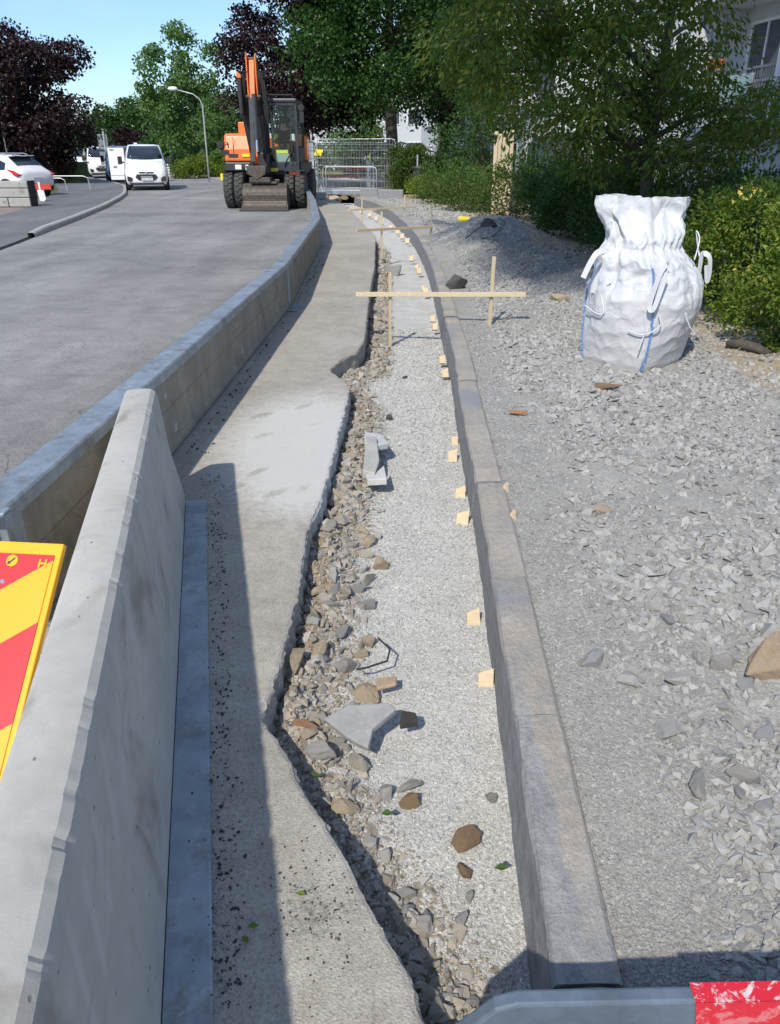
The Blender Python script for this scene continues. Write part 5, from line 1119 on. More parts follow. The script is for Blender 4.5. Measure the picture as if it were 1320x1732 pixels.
def wheel(parent, x, y, r=.33, w=.22):
    s = 1 if x > 0 else -1; o = obj('wheel', MB().lathe([(r*.6, -w/2), (r*.95, -w/2), (r, -w*.35), (r, w*.35), (r*.95, w/2), (r*.6, w/2)], (x, y, r), 'x', 28), M_tyre, parent, smooth=False)
    obj('rim', MB().lathe([(.02, s*w*.36), (r*.2, s*w*.42), (r*.55, s*w*.3), (r*.62, s*w*.5)], (x, y, r), 'x', 20), M_silver, o)
def van(label, paint, loc, rz, door=False, group=None, plate=True):
    t = thing('van', label, 'van', loc, rz, group)
    st = [(0, .34, .62, .78, .62, .68, .60), (.06, .27, .72, .95, .82, .86, .74), (.25, .25, .85, 1.08, .92, .94, .82), (.6, .24, .95, 1.2, .96, .98, .84), (.85, .24, 1.02, 1.28, .97, .99, .82), (1.15, .24, 1.1, 1.58, .975, .99, .78), (1.5, .24, 1.12, 1.86, .98, .99, .76), (1.8, .24, 1.12, 1.95, .98, .99, .77), (3.2, .24, 1.12, 1.97, .98, .99, .78), (4.7, .26, 1.12, 1.95, .98, .98, .78), (4.95, .3, 1.1, 1.9, .94, .94, .76)]
    geo, side, top = loft(st, None, 60); obj('body', geo, paint, t, smooth=True, bevel=0)
    # windscreen
    V = []; nx = 9
    for j, y in enumerate((.90, 1.12, 1.34, 1.54)):
        wx = .80-.05*j
        for i in range(nx): x = wx*(-1+2*i/(nx-1)); V.append(top(y-.05+.10*(x/.85)**2, x)+Vector((0, -.03, .016)))
    F = [(j*nx+i, j*nx+i+1, (j+1)*nx+i+1, (j+1)*nx+i) for j in range(3) for i in range(nx-1)]; ws = obj('windscreen', (V, F), M_glass, t, smooth=True)
    ws.modifiers.new('s', 'SOLIDIFY').thickness = .01
    obj('wiper', MB().tube([(-.6, .86, 1.31), (0, .93, 1.36)], .012, 5).tube([(.05, .86, 1.31), (.6, .93, 1.36)], .012, 5), M_black, t)
    hexg = [(-.42, .70), (.42, .70), (.50, .58), (.36, .45), (-.36, .45), (-.50, .58)]
    obj('grille', MB().prism(hexg, -.035, .03, 'y'), M_black, t, bevel=.01); obj('grille_bar', MB().box((0, -.042, .60), (.5, .02, .035)), M_chrome, t); obj('upper_grille', MB().prism([(-.34, .80), (.34, .80), (.30, .745), (-.30, .745)], -.02, .04, 'y'), M_black, t)
    obj('emblem', MB().lathe([(.0001, -.03), (.05, -.03), (.05, 0)], (0, 0, .775), 'y', 16), M_chrome, t)
    for s in (-1, 1):
        h = MB().prism([(s*.50, .80), (s*.80, 1.0), (s*.885, 1.01), (s*.88, .84), (s*.70, .76)], 0.0, .3, 'y'); o = obj('headlight', h, M_lens, t, bevel=.01); o.location = (0, .0, 0); o.rotation_euler = (0, 0, s*R(10)); o.location = (0, -.015+.0, 0)
        obj('fog_lamp_recess', MB().prism([(s*.60, .56), (s*.86, .62), (s*.86, .42), (s*.62, .40)], .0, .2, 'y'), M_black, t, bevel=.01)
        obj('mirror', MB().box((s*1.12, .98, 1.28), (.2, .12, .34)).box((s*1.0, 1.0, 1.2), (.14, .05, .06)), M_black, t, bevel=.03)
        p4 = [side(1.0, .1), side(1.9, .1), side(1.9, .72), side(1.42, .72)]
        V = [Vector((s*(q.x+.008), q.y, q.z)) for q in p4]; obj('side_window', (V, [(0, 1, 2, 3)]), M_glass, t)
        for y in (.85, 3.85): wheel(t, s*.86, y)
        for y in (.85, 3.85): obj('wheel_arch', MB().lathe([(.30, -.01), (.40, 0), (.40, .01), (.3, .01)], (s*.985, y, .34), 'x', 24), M_black, t)
    obj('lower_bumper', MB().box((0, .05, .30), (1.5, .12, .10)), M_black, t, bevel=.03); obj('roof_beacon', MB().box((-.35, 1.9, 2.0), (.16, .16, .06)), M_white, t, bevel=.02)
    if plate:
        pl_ = obj('number_plate', MB().box((.02, -.065, .50), (.50, .015, .11)), M_plate, t); mb = MB(); x = -.19
        for k in range(7):
            if k == 3: x += .05; continue
            mb.box((x, -.075, .50), (.012, .004, .06)); mb.box((x+.03, -.075, .50 if k % 2 else .525), (.03, .004, .012)); mb.box((x+.025, -.075, .475), (.02, .004, .01)); x += .063
        obj('plate_characters', mb, M_ink, pl_)
    if door:
        d = obj('rear_door', MB().box((-1.42, 4.95, 1.08), (.78, .06, 1.5)), paint, t, bevel=.02); obj('handle', MB().box((-1.55, 4.90, .95), (.16, .04, .04)), M_black, d); obj('hinge', MB().box((-1.62, 4.90, 1.74), (.2, .03, .03)).box((-1.1, 4.9, .62), (.1, .03, .04)), M_black, d); obj('door_crease', MB().box((-1.42, 4.915, .55), (.78, .012, .02)), M_silver, d)
    return t
pv = P(248, 323); van('white van facing the camera on the street with its rear door swung open', M_white, (pv.x, 38.8, 0), R(15.5), True)
GV = 'vehicles parked along the left kerb'
for (u, y, lab, m, a) in [(168, 50.5, 'pale blue grey parked van directly behind the open door of the white van', M_bluew, 20), (154, 58, 'white parked van, second behind the white van', M_white, 24), (143, 66.5, 'white parked van, farthest of the row', M_white, 28)]:
    x = float(np.interp(y, [p[1] for p in LK], [p[0] for p in LK])); van(lab, m, (x+1.25, y, 0.0), R(a), False, GV, False)
def hatchback(label, paint, loc, rz, group=None):
    t = thing('car', label, 'car', loc, rz, group)
    st = [(0, .5, .80, .86, .70, .74, .60), (.06, .34, .84, .98, .80, .84, .66), (.3, .26, .92, 1.12, .85, .87, .66), (.55, .24, .95, 1.30, .86, .87, .63), (.85, .24, .96, 1.47, .865, .87, .60), (1.2, .24, .96, 1.53, .87, .87, .60), (2.2, .22, .93, 1.55, .87, .87, .60), (2.8, .22, .91, 1.40, .865, .87, .60), (3.25, .22, .90, 1.06, .86, .87, .66), (3.9, .24, .84, .95, .82, .84, .68), (4.1, .3, .75, .84, .74, .76, .6), (4.16, .4, .62, .7, .6, .64, .5)]
    geo, side, top = loft(st, None, 60); obj('body', geo, paint, t, smooth=True)
    V = [top(y, s*w)+Vector((0, -.02, .02)) for y, w in ((.36, .60), (.80, .54)) for s in (-1, 0, 1)]; obj('rear_window', (V, [(0, 1, 4, 3), (1, 2, 5, 4)]), M_glass, t, smooth=True)
    for s in (-1, 1):
        for (ya, yb) in ((.75, 1.12), (1.2, 1.95), (2.05, 2.85)):
            f0 = .62 if ya < 1 else .72; V = [Vector((s*(q.x+.008), q.y, q.z)) for q in (side(ya, .12), side(yb, .10), side(yb-.12 if yb > 2.5 else yb, .5 if yb > 2.5 else .72), side(ya+.04, f0))]; obj('side_window', (V, [(0, 1, 2, 3)]), M_glass, t)
        mb = MB().prism([(.02, .86), (.34, 1.0), (.62, 1.04), (.38, .93), (.30, .84), (.12, .78)], .60, .885, 'x')
        if s < 0: mb.v = [(-x, y, z) for x, y, z in mb.v]
        obj('tail_light', mb, M_red, t, bevel=.01)
        for y in (.78, 3.3): wheel(t, s*.76, y, .32, .2); obj('wheel_arch', MB().lathe([(.30, -.012), (.40, 0), (.40, .012), (.3, .012)], (s*.868, y, .34), 'x', 24), M_black, t)
        obj('roof_rail', MB().tube([(s*.52, .9, 1.54), (s*.53, 1.1, 1.585), (s*.53, 2.3, 1.59), (s*.52, 2.5, 1.55)], .015, 6), M_silver, t); obj('mirror', MB().box((s*.98, 2.75, 1.0), (.18, .1, .13)), paint, t, bevel=.03)
        obj('door_handle', MB().box((s*.885, 1.35, .82), (.02, .18, .025)), paint, t)
    obj('rear_bumper', MB().box((0, .12, .42), (1.5, .18, .26)), M_black, t, bevel=.04); obj('number_plate', MB().box((0, .0, .70), (.5, .02, .11)), M_plate, t); obj('roof_spoiler', MB().box((0, .72, 1.50), (1.05, .28, .03)), M_white, t, bevel=.01)
    return t
pc = PD(66, 300, 31.6); hatchback('white hatchback car seen from its rear corner behind the stone wall', M_white, (pc.x-.15, 31.9, 0), R(66))
hatchback('dark parked car far down the street beside the vans', M_dsteel, (-29.5, 74, 0), R(32), GV)
hatchback('silver car far away on the road beyond the small sign', M_silver, (-33.5, 80, 0), R(30))

# ------------------------------------------------------------------ excavator
EX = thing('wheeled_excavator', 'orange and dark grey wheeled excavator with twin tyres and a lowered bucket', 'excavator', (-3.9, 27.3, 0), R(-1))
def tyre_mesh(cx, cy):
    mb = MB(); R0, w, n = .53, .29, 40; prof = [(.30, -w/2), (.42, -w/2-.01), (.49, -w/2), (R0, -w*.38), (R0+.005, 0), (R0, w*.38), (.49, w/2), (.42, w/2+.01), (.30, w/2)]
    mb.lathe(prof, (cx, cy, R0+.02), 'x', n)
    for k in range(22):
        a = 2*math.pi*k/22; 
        for s in (-1, 1):
            aa = a+(0 if s > 0 else math.pi/22); m = Matrix.Rotation(aa, 3, 'X') @ Matrix.Rotation(s*R(22), 3, 'Z'); mb.box(Vector((cx+s*w*.22, cy, R0+.02))+Matrix.Rotation(aa, 3, 'X') @ Vector((0, 0, R0+.01)), (w*.46, .06, .045), m)
    return mb
for (x, y) in [(-1.12, -.9), (-.79, -.9), (.79, -.9), (1.12, -.9), (-1.12, 1.6), (-.79, 1.6), (.79, 1.6), (1.12, 1.6)]:
    o = obj('wheel', tyre_mesh(x, y), M_tyre, EX); s = 1 if x > 0 else -1; obj('rim', MB().lathe([(.03, s*.1), (.12, s*.12), (.22, s*.06), (.31, s*.14)], (x, y, .55), 'x', 20), M_wsteel, o)
obj('chassis', MB().box((0, .4, .68), (.95, 3.2, .34)).box((0, -.9, .55), (1.6, .3, .26)).box((0, 1.6, .55), (1.6, .3, .26)).lathe([(.5, .85), (.5, 1.0)], (0, .3, 0), 'z', 24).box((0, -1.35, .62), (.8, .5, .22)), M_dsteel, EX, bevel=.02)
obj('mudguard', MB().box((.96, -.95, 1.1), (.62, .8, .03)).box((-.96, -.95, 1.12), (.62, .6, .02)), M_dsteel, EX)
obj('deck', MB().prism([(-1.25, 1.02), (-1.15, .96), (1.1, .96), (1.17, 1.04), (1.17, 1.33), (-1.27, 1.33)], -.85, 1.9, 'y'), M_dsteel, EX, bevel=.03)
hd = obj('engine_hood', MB().prism([(-.75, 1.34), (-.75, 1.7), (-.62, 2.1), (-.5, 2.15), (1.85, 2.12), (1.98, 1.9), (1.98, 1.34)], -1.28, -.42, 'x'), M_orange, EX, bevel=.07, seg=3); obj('hood_box', MB().box((-.72, .1, 2.30), (.36, .5, .36)).box((-.86, .1, 2.4), (.1, .4, .16)), M_orange, hd, bevel=.02)
obj('hood_seam', MB().box((-.98, -.76, 1.75), (.012, .02, .6)).box((-1.0, -.76, 1.52), (.3, .012, .10)), M_dsteel, hd)
obj('counterweight', MB().box((.35, 1.55, 1.72), (1.5, .85, .8)), M_orange, EX, bevel=.08)
obj('warning_label', MB().box((-.60, -.775, 1.53), (.24, .01, .09)), M_yellow, hd); obj('warning_label', MB().box((.28, -1.0, 1.12), (.26, .01, .10)), M_yellow, EX)
for x, m in ((-.84, M_lens), (-.55, M_lens), (.78, M_lens)): obj('work_light', MB().box((x, -.88, 1.18), (.2 if x != -.55 else .13, .05, .15)), m, EX, bevel=.01)
obj('indicator', MB().box((.98, -.9, 1.17), (.14, .06, .12)).box((.96, -1.2, 1.04), (.34, .08, .14)), M_orange, EX, bevel=.01)
obj('mirror', MB().lathe([(.001, -.02), (.1, -.02), (.12, .05)], (-1.38, -.75, 1.83), 'y', 16).box((-1.26, -.75, 1.62), (.26, .06, .12)).tube([(-1.1, -.7, 1.5), (-1.16, -.75, 1.9), (-1.32, -.75, 1.86)], .018), M_black, EX)
# cab
cab = obj('cab_frame', MB(), M_dsteel, EX); bpy.data.objects.remove(cab)
mb = MB(); X0, X1, Y0, Y1, Z0, Z1 = .04, 1.08, -1.0, .62, 1.1, 2.98
for x in (X0+.03, X1-.03):
    mb.box((x, Y0+.03, (Z0+Z1)/2), (.07, .07, Z1-Z0)); mb.box((x, Y1-.04, (Z0+Z1)/2), (.08, .08, Z1-Z0)); mb.box((x, (Y0+Y1)/2-.01, Z1-.04), (.07, Y1-Y0-.16, .08)); mb.box((x, (Y0+Y1)/2-.01, Z0+.32), (.068, Y1-Y0-.16, .64))
mb.box(((X0+X1)/2, Y0+.03, Z1-.04), (X1-X0-.14, .07, .09)); mb.box(((X0+X1)/2, Y0+.045, Z0+.12), (X1-X0-.14, .05, .24)); mb.box(((X0+X1)/2, Y1-.04, Z0+.35), (X1-X0-.16, .06, .7)); mb.box((X0+.84, Y0+.02, 2.0), (.03, .03, 1.7)); mb.box(((X0+X1)/2, 0, Z0+.04), (X1-X0-.16, Y1-Y0-.2, .08))
cab = obj('cab_frame', mb, M_dsteel, EX, bevel=.008)
obj('roof', MB().box(((X0+X1)/2, -.2, Z1+.05), (X1-X0+.04, Y1-Y0+.06, .12)), M_dsteel, cab, bevel=.04); obj('roof_rack', MB().tube([(X0, Y0, Z1+.12), (X0, Y0, Z1+.2), (X1-.1, Y0, Z1+.2), (X1-.1, Y0, Z1+.12)], .022).tube([(X0+.25, Y0+.3, Z1+.1), (X0+.25, Y0+.3, Z1+.62)], .012), M_black, cab)
obj('window_glass', MB().box(((X0+X1)/2, Y0+.02, 2.1), (X1-X0-.15, .008, 1.62)), M_cabglass, cab); obj('window_glass', MB().box((X1-.02, -.2, 2.35), (.008, Y1-Y0-.2, 1.1)), M_cabglass, cab); obj('window_glass', MB().box((X0+.02, -.2, 2.35), (.008, Y1-Y0-.2, 1.1)), M_cabglass, cab); obj('window_glass', MB().box(((X0+X1)/2, Y1-.03, 2.35), (X1-X0-.2, .008, 1.05)), M_cabglass, cab)
obj('seat', MB().box((.50, .12, 1.62), (.5, .5, .14)).box((.50, .36, 1.98), (.48, .12, .62)).box((.5, .1, 1.35), (.3, .3, .4)), M_black, cab, bevel=.03)
obj('steering_column', MB().tube([(.62, -.6, 1.2), (.60, -.42, 1.92)], .05).lathe([(.17, 0), (.19, .01), (.19, .03), (.17, .03)], (.60, -.40, 1.93), 'z', 24), M_dsteel, cab); obj('screen', MB().box((.9, -.75, 2.03), (.14, .03, .2)), M_lens, cab)
obj('paper_card', MB().box((.58, Y0+.075, 1.46), (.44, .01, .22)), M_teal, cab); obj('green_case', MB().box((.56, Y0+.1, 1.63), (.38, .06, .10)), M_hivis, cab)
obj('mirror', MB().lathe([(.001, -.02), (.09, -.02), (.11, .04)], (1.22, -1.05, 2.83), 'y', 16).tube([(1.05, -1, 2.95), (1.22, -1.04, 2.98), (1.22, -1.04, 2.4), (1.06, -1.0, 2.35)], .018).box((1.24, -1.06, 2.58), (.12, .04, .3)), M_black, cab)
obj('handrail', MB().tube([(.62, -1.03, 1.25), (.9, -1.06, 1.65), (.92, -1.06, 1.95)], .022), M_black, cab)
# boom and arm
bx_ = -.08
def plate(poly, x0, x1, m, nm, par=EX, bv=.012): return obj(nm, MB().prism(poly, x0, x1, 'x'), m, par, bevel=bv)
boom = plate([(-.35, 1.25), (-.75, 1.35), (-1.15, 2.5), (-1.50, 3.9), (-1.38, 4.05), (-1.2, 4.0), (-.85, 3.0), (-.40, 2.0), (-.2, 1.4)], bx_-.15, bx_+.11, M_dsteel, 'boom')
for s, x in ((-1, bx_-.16), (1, bx_+.10)): obj('boom_plate', MB().prism([(-1.62, 3.05), (-1.44, 3.0), (-1.36, 4.1), (-1.5, 4.22), (-1.62, 4.15)], x-.02, x+.02, 'x'), M_orange, boom, bevel=.01)
arm = plate([(-1.45, 4.1), (-1.58, 4.02), (-1.78, 3.1), (-2.0, 1.5), (-1.86, 1.28), (-1.7, 1.5), (-1.5, 3.1)], bx_-.09, bx_+.06, M_orange, 'arm'); obj('arm_cover', MB().box((bx_-.06, -1.92, 2.2), (.12, .08, 1.7), (R(-7), 0, 0)).box((bx_+.05, -1.88, 1.75), (.10, .10, .5), (R(-7), 0, 0)), M_dsteel, arm)
cy = obj('hydraulic_cylinder', MB().tube([(bx_+.02, -1.75, 3.15), (bx_+.06, -1.98, 1.95)], .075, 12).tube([(bx_+.16, -1.2, 1.3), (bx_+.17, -1.55, 2.6)], .06, 10), M_dsteel, EX); obj('piston_rod', MB().tube([(bx_+.06, -1.98, 1.95), (bx_+.07, -2.02, 1.62)], .035, 10), M_chrome, cy)
obj('cylinder_pin', MB().tube([(bx_-.22, -1.62, 3.1), (bx_+.2, -1.62, 3.1)], .04, 10), M_wsteel, cy); obj('cylinder_pin', MB().tube([(bx_-.22, -1.5, 4.08), (bx_+.18, -1.5, 4.08)], .04, 10), M_wsteel, cy)
hs = MB()
for k in range(7):
    x = bx_-.26-.035*k; hs.tube([(x+.1, -.7, 1.5), (x, -1.0, 2.2+.05*k), (x-.04, -1.35, 3.1), (x, -1.5, 3.55+.03*k), (x+.1, -1.62, 3.75)], .022, 6)
for k in range(4): x = bx_+.2+.03*k; hs.tube([(x, -1.1, 1.6), (x+.06, -1.4, 2.6), (x+.04, -1.55, 3.4), (x-.08, -1.6, 3.75)], .02, 6)
hs.tube([(bx_-.05, -1.9, 1.5), (bx_-.25, -2.05, 1.2), (bx_, -2.1, 1.0)], .025, 6).tube([(bx_+.1, -1.9, 1.6), (bx_+.32, -2.05, 1.25), (bx_+.12, -2.1, 1.0)], .025, 6)
obj('hydraulic_hoses', hs, M_black, EX); obj('hose_guard', MB().box((bx_-.42, -1.4, 3.1), (.12, .3, .95)), M_black, EX, bevel=.04); obj('lamp_box', MB().box((bx_-.42, -1.5, 3.66), (.13, .12, .15)), M_orange, EX, bevel=.01)
obj('boom_foot', MB().box((bx_+.0, -.85, 1.3), (.55, .5, .6)).box((bx_-.2, -1.3, 1.3), (.06, .5, .5)).box((bx_+.25, -1.3, 1.3), (.06, .5, .5)), M_dsteel, EX, bevel=.02)
obj('coupler', MB().prism([(bx_-.3, 1.25), (bx_+.32, 1.25), (bx_+.28, 1.02), (bx_+.02, .86), (bx_-.24, 1.02)], -2.15, -1.85, 'y').box((.02, -1.95, .86), (.62, .35, .14)).box((.12, -1.9, .78), (.8, .3, .06)), M_wsteel, EX, bevel=.015)
def bucket():
    prof = [(-1.75, .76), (-1.95, .74), (-2.1, .62), (-2.16, .45), (-2.14, .28), (-2.22, .12), (-2.42, .03)]; mb = MB(); n = len(prof); ws_ = [.66, .66, .66, .65, .66, .70, .73]
    for i, (y, z) in enumerate(prof): mb.v += [(.14-ws_[i], y, z), (.14+ws_[i], y, z), (.14+ws_[i], y+.03, z-.012), (.14-ws_[i], y+.03, z-.012)]
    for i in range(n-1):
        for q in range(4): mb.f.append((i*4+q, i*4+(q+1) % 4, i*4+4+(q+1) % 4, i*4+4+q)); mb.m.append(0)
    mb.f += [(0, 1, 2, 3), ((n-1)*4, (n-1)*4+3, (n-1)*4+2, (n-1)*4+1)]; mb.m += [0, 0]
    for s in (-1, 1): mb.prism([(y, z) for y, z in prof]+[(-1.5, .08), (-1.45, .6)], .14+s*.66-.012, .14+s*.66+.012, 'x')
    for z, y in ((.70, -2.02), (.60, -2.10), (.50, -2.145), (.40, -2.153), (.30, -2.145), (.22, -2.17), (.14, -2.21)): mb.box((.14, y-.002, z), (1.3, .012, .014))
    return mb
bk = obj('bucket', bucket(), M_wsteel, EX); obj('cutting_edge', MB().box((.14, -2.46, .025), (1.48, .14, .03), (R(-8), 0, 0)), M_dsteel, bk)
# operator
def skinned(name, pts, edges, rad, mat, loc, parent=None, sub=2):
    me = bpy.data.meshes.new(name); me.from_pydata(pts, edges, []); o = bpy.data.objects.new(name, me); COL.objects.link(o); o.location = loc; me.materials.append(mat)
    if parent: o.parent = parent
    m = o.modifiers.new('skin', 'SKIN'); sv = me.skin_vertices[0].data
    for i, r_ in enumerate(rad): sv[i].radius = (r_, r_); sv[i].use_root = (i == 0)
    s = o.modifiers.new('sub', 'SUBSURF'); s.levels = s.render_levels = sub; return o
pl_ = (-3.9+.50, 27.3+.12, 0)
pts = [(0, .1, 1.78), (0, .1, 2.0), (0, .08, 2.22), (0, .06, 2.33), (0, .03, 2.42), (0, .0, 2.50), (-.19, .08, 2.2), (-.25, -.02, 1.96), (-.2, -.24, 1.9), (.19, .08, 2.2), (.25, -.02, 1.97), (.2, -.26, 1.95), (-.1, -.05, 1.74), (-.13, -.42, 1.76), (-.13, -.5, 1.4), (-.13, -.6, 1.3), (.1, -.05, 1.74), (.13, -.42, 1.76), (.13, -.5, 1.4), (.13, -.6, 1.3)]
ed = [(0, 1), (1, 2), (2, 3), (3, 4), (4, 5), (2, 6), (6, 7), (7, 8), (2, 9), (9, 10), (10, 11), (0, 12), (12, 13), (13, 14), (14, 15), (0, 16), (16, 17), (17, 18), (18, 19)]
OP = skinned('person', pts, ed, [.15, .15, .13, .055, .085, .075, .065, .05, .035, .065, .05, .035, .08, .065, .05, .045, .08, .065, .05, .045], M_skin, pl_); tag(OP, 'person in dark clothes, hi-vis sleeve and black cap sitting in the excavator cab', 'person')
skinned('jacket', [(0, .1, 1.76), (0, .1, 2.0), (0, .08, 2.2), (-.2, .08, 2.2), (-.26, -.02, 1.95), (-.21, -.2, 1.9), (.2, .08, 2.2), (.26, -.02, 1.96), (.21, -.22, 1.94)], [(0, 1), (1, 2), (2, 3), (3, 4), (4, 5), (2, 6), (6, 7), (7, 8)], [.21, .22, .18, .10, .085, .06, .10, .085, .06], M_navy, (0, 0, 0), OP)
skinned('hivis_sleeve', [(-.2, .06, 2.18), (-.27, -.03, 1.95), (-.24, -.12, 1.92)], [(0, 1), (1, 2)], [.095, .08, .07], M_hivis, (0, 0, 0), OP)
obj('cap', MB().lathe([(.12, 2.45), (.13, 2.52), (.12, 2.60), (.07, 2.65), (.001, 2.66)], (0, .01, 0), 'z', 20).prism([(-.07, -.09), (.07, -.09), (.05, -.19), (-.05, -.19)], 2.47, 2.485, 'z'), M_black, OP, smooth=True)
mb = MB()
for s in (-1, 1):
    hx = .21*s
    for k in range(5): mb.tube([(hx+(k-2)*.016, -.27, 1.94), (hx+(k-2)*.017, -.31, 1.945), (hx+(k-2)*.015, -.335, 1.925)], [.009, .0085, .007], 6)
    mb.box((hx, -.25, 1.94), (.075, .07, .03))
obj('hand', mb, M_skin, OP)
obj('face', MB().tube([(0, -.09, 2.46), (0, -.105, 2.425)], .012, 6).box((0, -.082, 2.385), (.045, .01, .008)).box((-.03, -.075, 2.46), (.02, .012, .008)).box((.03, -.075, 2.46), (.02, .012, .008)), M_skin, OP)

# ------------------------------------------------------------------ fences and site objects beyond the kerb
def mesh_fence(a, b, h, label):
    a, b = Vector(a), Vector(b); d = b-a; L = d.length; t = thing('mesh_fence', label, 'fence', a, math.atan2(d.y, d.x), 'temporary mesh fence panels'); r_ = .021
    fr = [(0, 0, .1), (0, 0, h-.15), (.05, 0, h-.03), (.18, 0, h), (L-.18, 0, h), (L-.05, 0, h-.03), (L, 0, h-.15), (L, 0, .1)]
    obj('frame', MB().tube(fr, r_, 8).tube([(0, 0, .18), (L, 0, .18)], r_, 8), M_pipe, t, smooth=True)
    mb = MB(); k = int(L/.12)
    for i in range(1, k): mb.box((L*i/k, 0, h/2+.08), (.007, .007, h-.2))
    for z in (.5, .8, 1.1, 1.4, 1.7, h-.2): mb.box((L/2, .006, z), (L, .008, .008))
    obj('wire_mesh', mb, M_pipe, t)
    for x in (0, L): obj('foot', MB().box((x, 0, .06), (.22, .62, .12)), M_conG, t, bevel=.02)
    obj('clamp', MB().box((.12, -.03, h-.45), (.34, .02, .12)), M_yellow, t)
    return t
mesh_fence((-3.12, 36.2, 0), (.22, 35.2, 0), 2.12, 'widest mesh fence panel standing across behind the new kerb')
mesh_fence((-2.98, 30.3, 0), (-3.16, 33.6, 0), 2.02, 'mesh fence panel seen edge-on right behind the digger')
mesh_fence((-3.25, 33.4, 0), (-3.3, 36.6, 0), 2.02, 'mesh fence panel seen edge-on, next one behind')
mesh_fence((-6.9, 38.0, 0), (-3.5, 37.2, 0), 1.95, 'mesh fence panel partly hidden behind the digger cab')
mesh_fence((-3.3, 37.4, 0), (.05, 36.9, 0), 2.0, 'mesh fence panel right behind the widest one, slightly lower')
def ped_barrier(a, b, h, label):
    a, b = Vector(a), Vector(b); d = b-a; L = d.length; t = thing('pedestrian_barrier', label, 'barrier', a, math.atan2(d.y, d.x)); fr = [(0, 0, 0), (0, 0, h-.12), (.04, 0, h-.03), (.12, 0, h), (L-.12, 0, h), (L-.04, 0, h-.03), (L, 0, h-.12), (L, 0, 0)]
    obj('frame', MB().tube(fr, .024, 8).tube([(0, 0, h*.55), (L, 0, h*.55)], .018, 8).tube([(0, 0, .12), (L, 0, .12)], .03, 8), M_pipe, t, smooth=True); obj('foot', MB().box((0.1, 0, .02), (.05, .6, .04)), M_pipe, t); obj('foot', MB().box((L-.1, 0, .02), (.05, .6, .04)), M_pipe, t); return t
ped_barrier((-2.65, 34.6, 0), (-.55, 33.9, 0), 1.08, 'low tubular pedestrian barrier in front of the wide mesh fence panel')
ped_barrier((-2.95, 36.9, 0), (-.7, 36.8, 0), 1.05, 'second low tubular barrier just behind the wide mesh fence panel')
o = obj('steel_beam', MB().box((0, 0, .09), (2.2, .16, .18)), M_galv, bevel=.02); o.location = (-1.7, 33.2, .08); tag(o, 'galvanised steel beam lying across the path end below the tubular barrier', 'beam')
o = obj('gate_post', MB().box((0, 0, .65), (.20, .12, 1.3)).box((.17, 0, .6), (.07, .1, 1.2)), M_galv, bevel=.01); o.location = (-.95, 37.4, 0); tag(o, 'wide galvanised post with a yellow mark behind the fence', 'post')
obj('yellow_mark', MB().box((.05, -.07, 1.42), (.06, .02, .32)), M_yellow, o)
t = thing('support_foot', 'concrete and steel fence support beside the last barrier', 'fence support', (-2.62, 31.2, 0)); obj('weight', MB().box((0, 0, .14), (.42, .5, .28)), M_conG, t, bevel=.03); obj('brace', MB().tube([(-.12, 0, .2), (-.2, 0, 1.0)], .03).tube([(.12, 0, .2), (-.12, .1, 1.0)], .03).tube([(0, -.1, .2), (-.1, -.05, .8)], .03), M_pipe, t)
def jersey(x, y, L, rz, lab):
    o = obj('concrete_block', MB().prism([(-.3, 0), (.3, 0), (.3, .1), (.16, .3), (.12, .5), (-.12, .5), (-.16, .3), (-.3, .1)], -L/2, L/2, 'x'), M_conG, bevel=.02); o.location = (x, y, .0); o.rotation_euler = (0, 0, rz); tag(o, lab, 'concrete block', 'pale concrete blocks behind the fence')
jersey(-3.2, 43, 2.1, 0, 'pale concrete block behind the fence left of the rubble'); jersey(-1.1, 43.5, 1.4, R(4), 'pale concrete block behind the fence next to the post'); jersey(-5.0, 40, 2.0, R(80), 'pale concrete block between digger wheel and fence')
o = obj('yellow_pipe', MB().tube([(-.55, 0, 0), (.55, 0, 0)], .10, 14), M_yellow, smooth=False); o.location = (-2.85, 41, .72); o.rotation_euler = (0, 0, R(3)); tag(o, 'short yellow pipe lying on the stand behind the fence', 'pipe')
t = thing('trestle', 'red and grey barrier trestle behind the mesh fence', 'trestle', (-2.3, 41.2, 0)); obj('board', MB().box((0, 0, .52), (2.0, .04, .16)).box((.6, .02, .86), (1.2, .04, .14)), M_redp, t); obj('leg', MB().tube([(-.8, -.2, 0), (-.6, 0, .95)], .03), M_pipe, t); obj('leg', MB().tube([(.9, -.2, 0), (.7, 0, .95)], .03), M_pipe, t); obj('leg', MB().tube([(.1, .2, 0), (.2, 0, .95)], .03), M_pipe, t)
# dug soil by the fence
for i, (x, y, s, m) in enumerate([(-2.1, 31.9, .35, 'tan'), (-1.75, 32.4, .3, 'brown'), (-1.9, 30.6, .22, 'tan'), (-2.4, 32.6, .3, 'rust'), (-1.35, 33, .25, 'brown')]):
    put_stone(rock_mesh('soil_lump', M_rk[m], 500+i), 'soil_lump', x, y, .0, s, s*.7, s*.5, i, ['tan', 'brown', 'small tan', 'reddish', 'dark brown'][i]+' lump of dug soil at the far end of the path', 'lumps of dug soil')['category'] = 'soil lump'
# handrail of a ramp
t = thing('handrail', 'double metal handrail of a ramp between fence and round shrub', 'handrail', (0.5, 38.5, 0)); a = PD(676, 240, 38.5)-Vector((.5, 38.5, 0)); b = PD(752, 262, 38.5)-Vector((.5, 38.5, 0)); 
obj('rail', MB().tube([a, b, b+Vector((.05, 0, -.6))], .03).tube([a-Vector((0, 0, .32)), b-Vector((0, 0, .3))], .025), M_rail, t); mb = MB()
for k in (0, .35, .7): q = a.lerp(b, k); mb.tube([q, Vector((q.x-.05, q.y, 0))], .025)
obj('baluster', mb, M_rail, t)
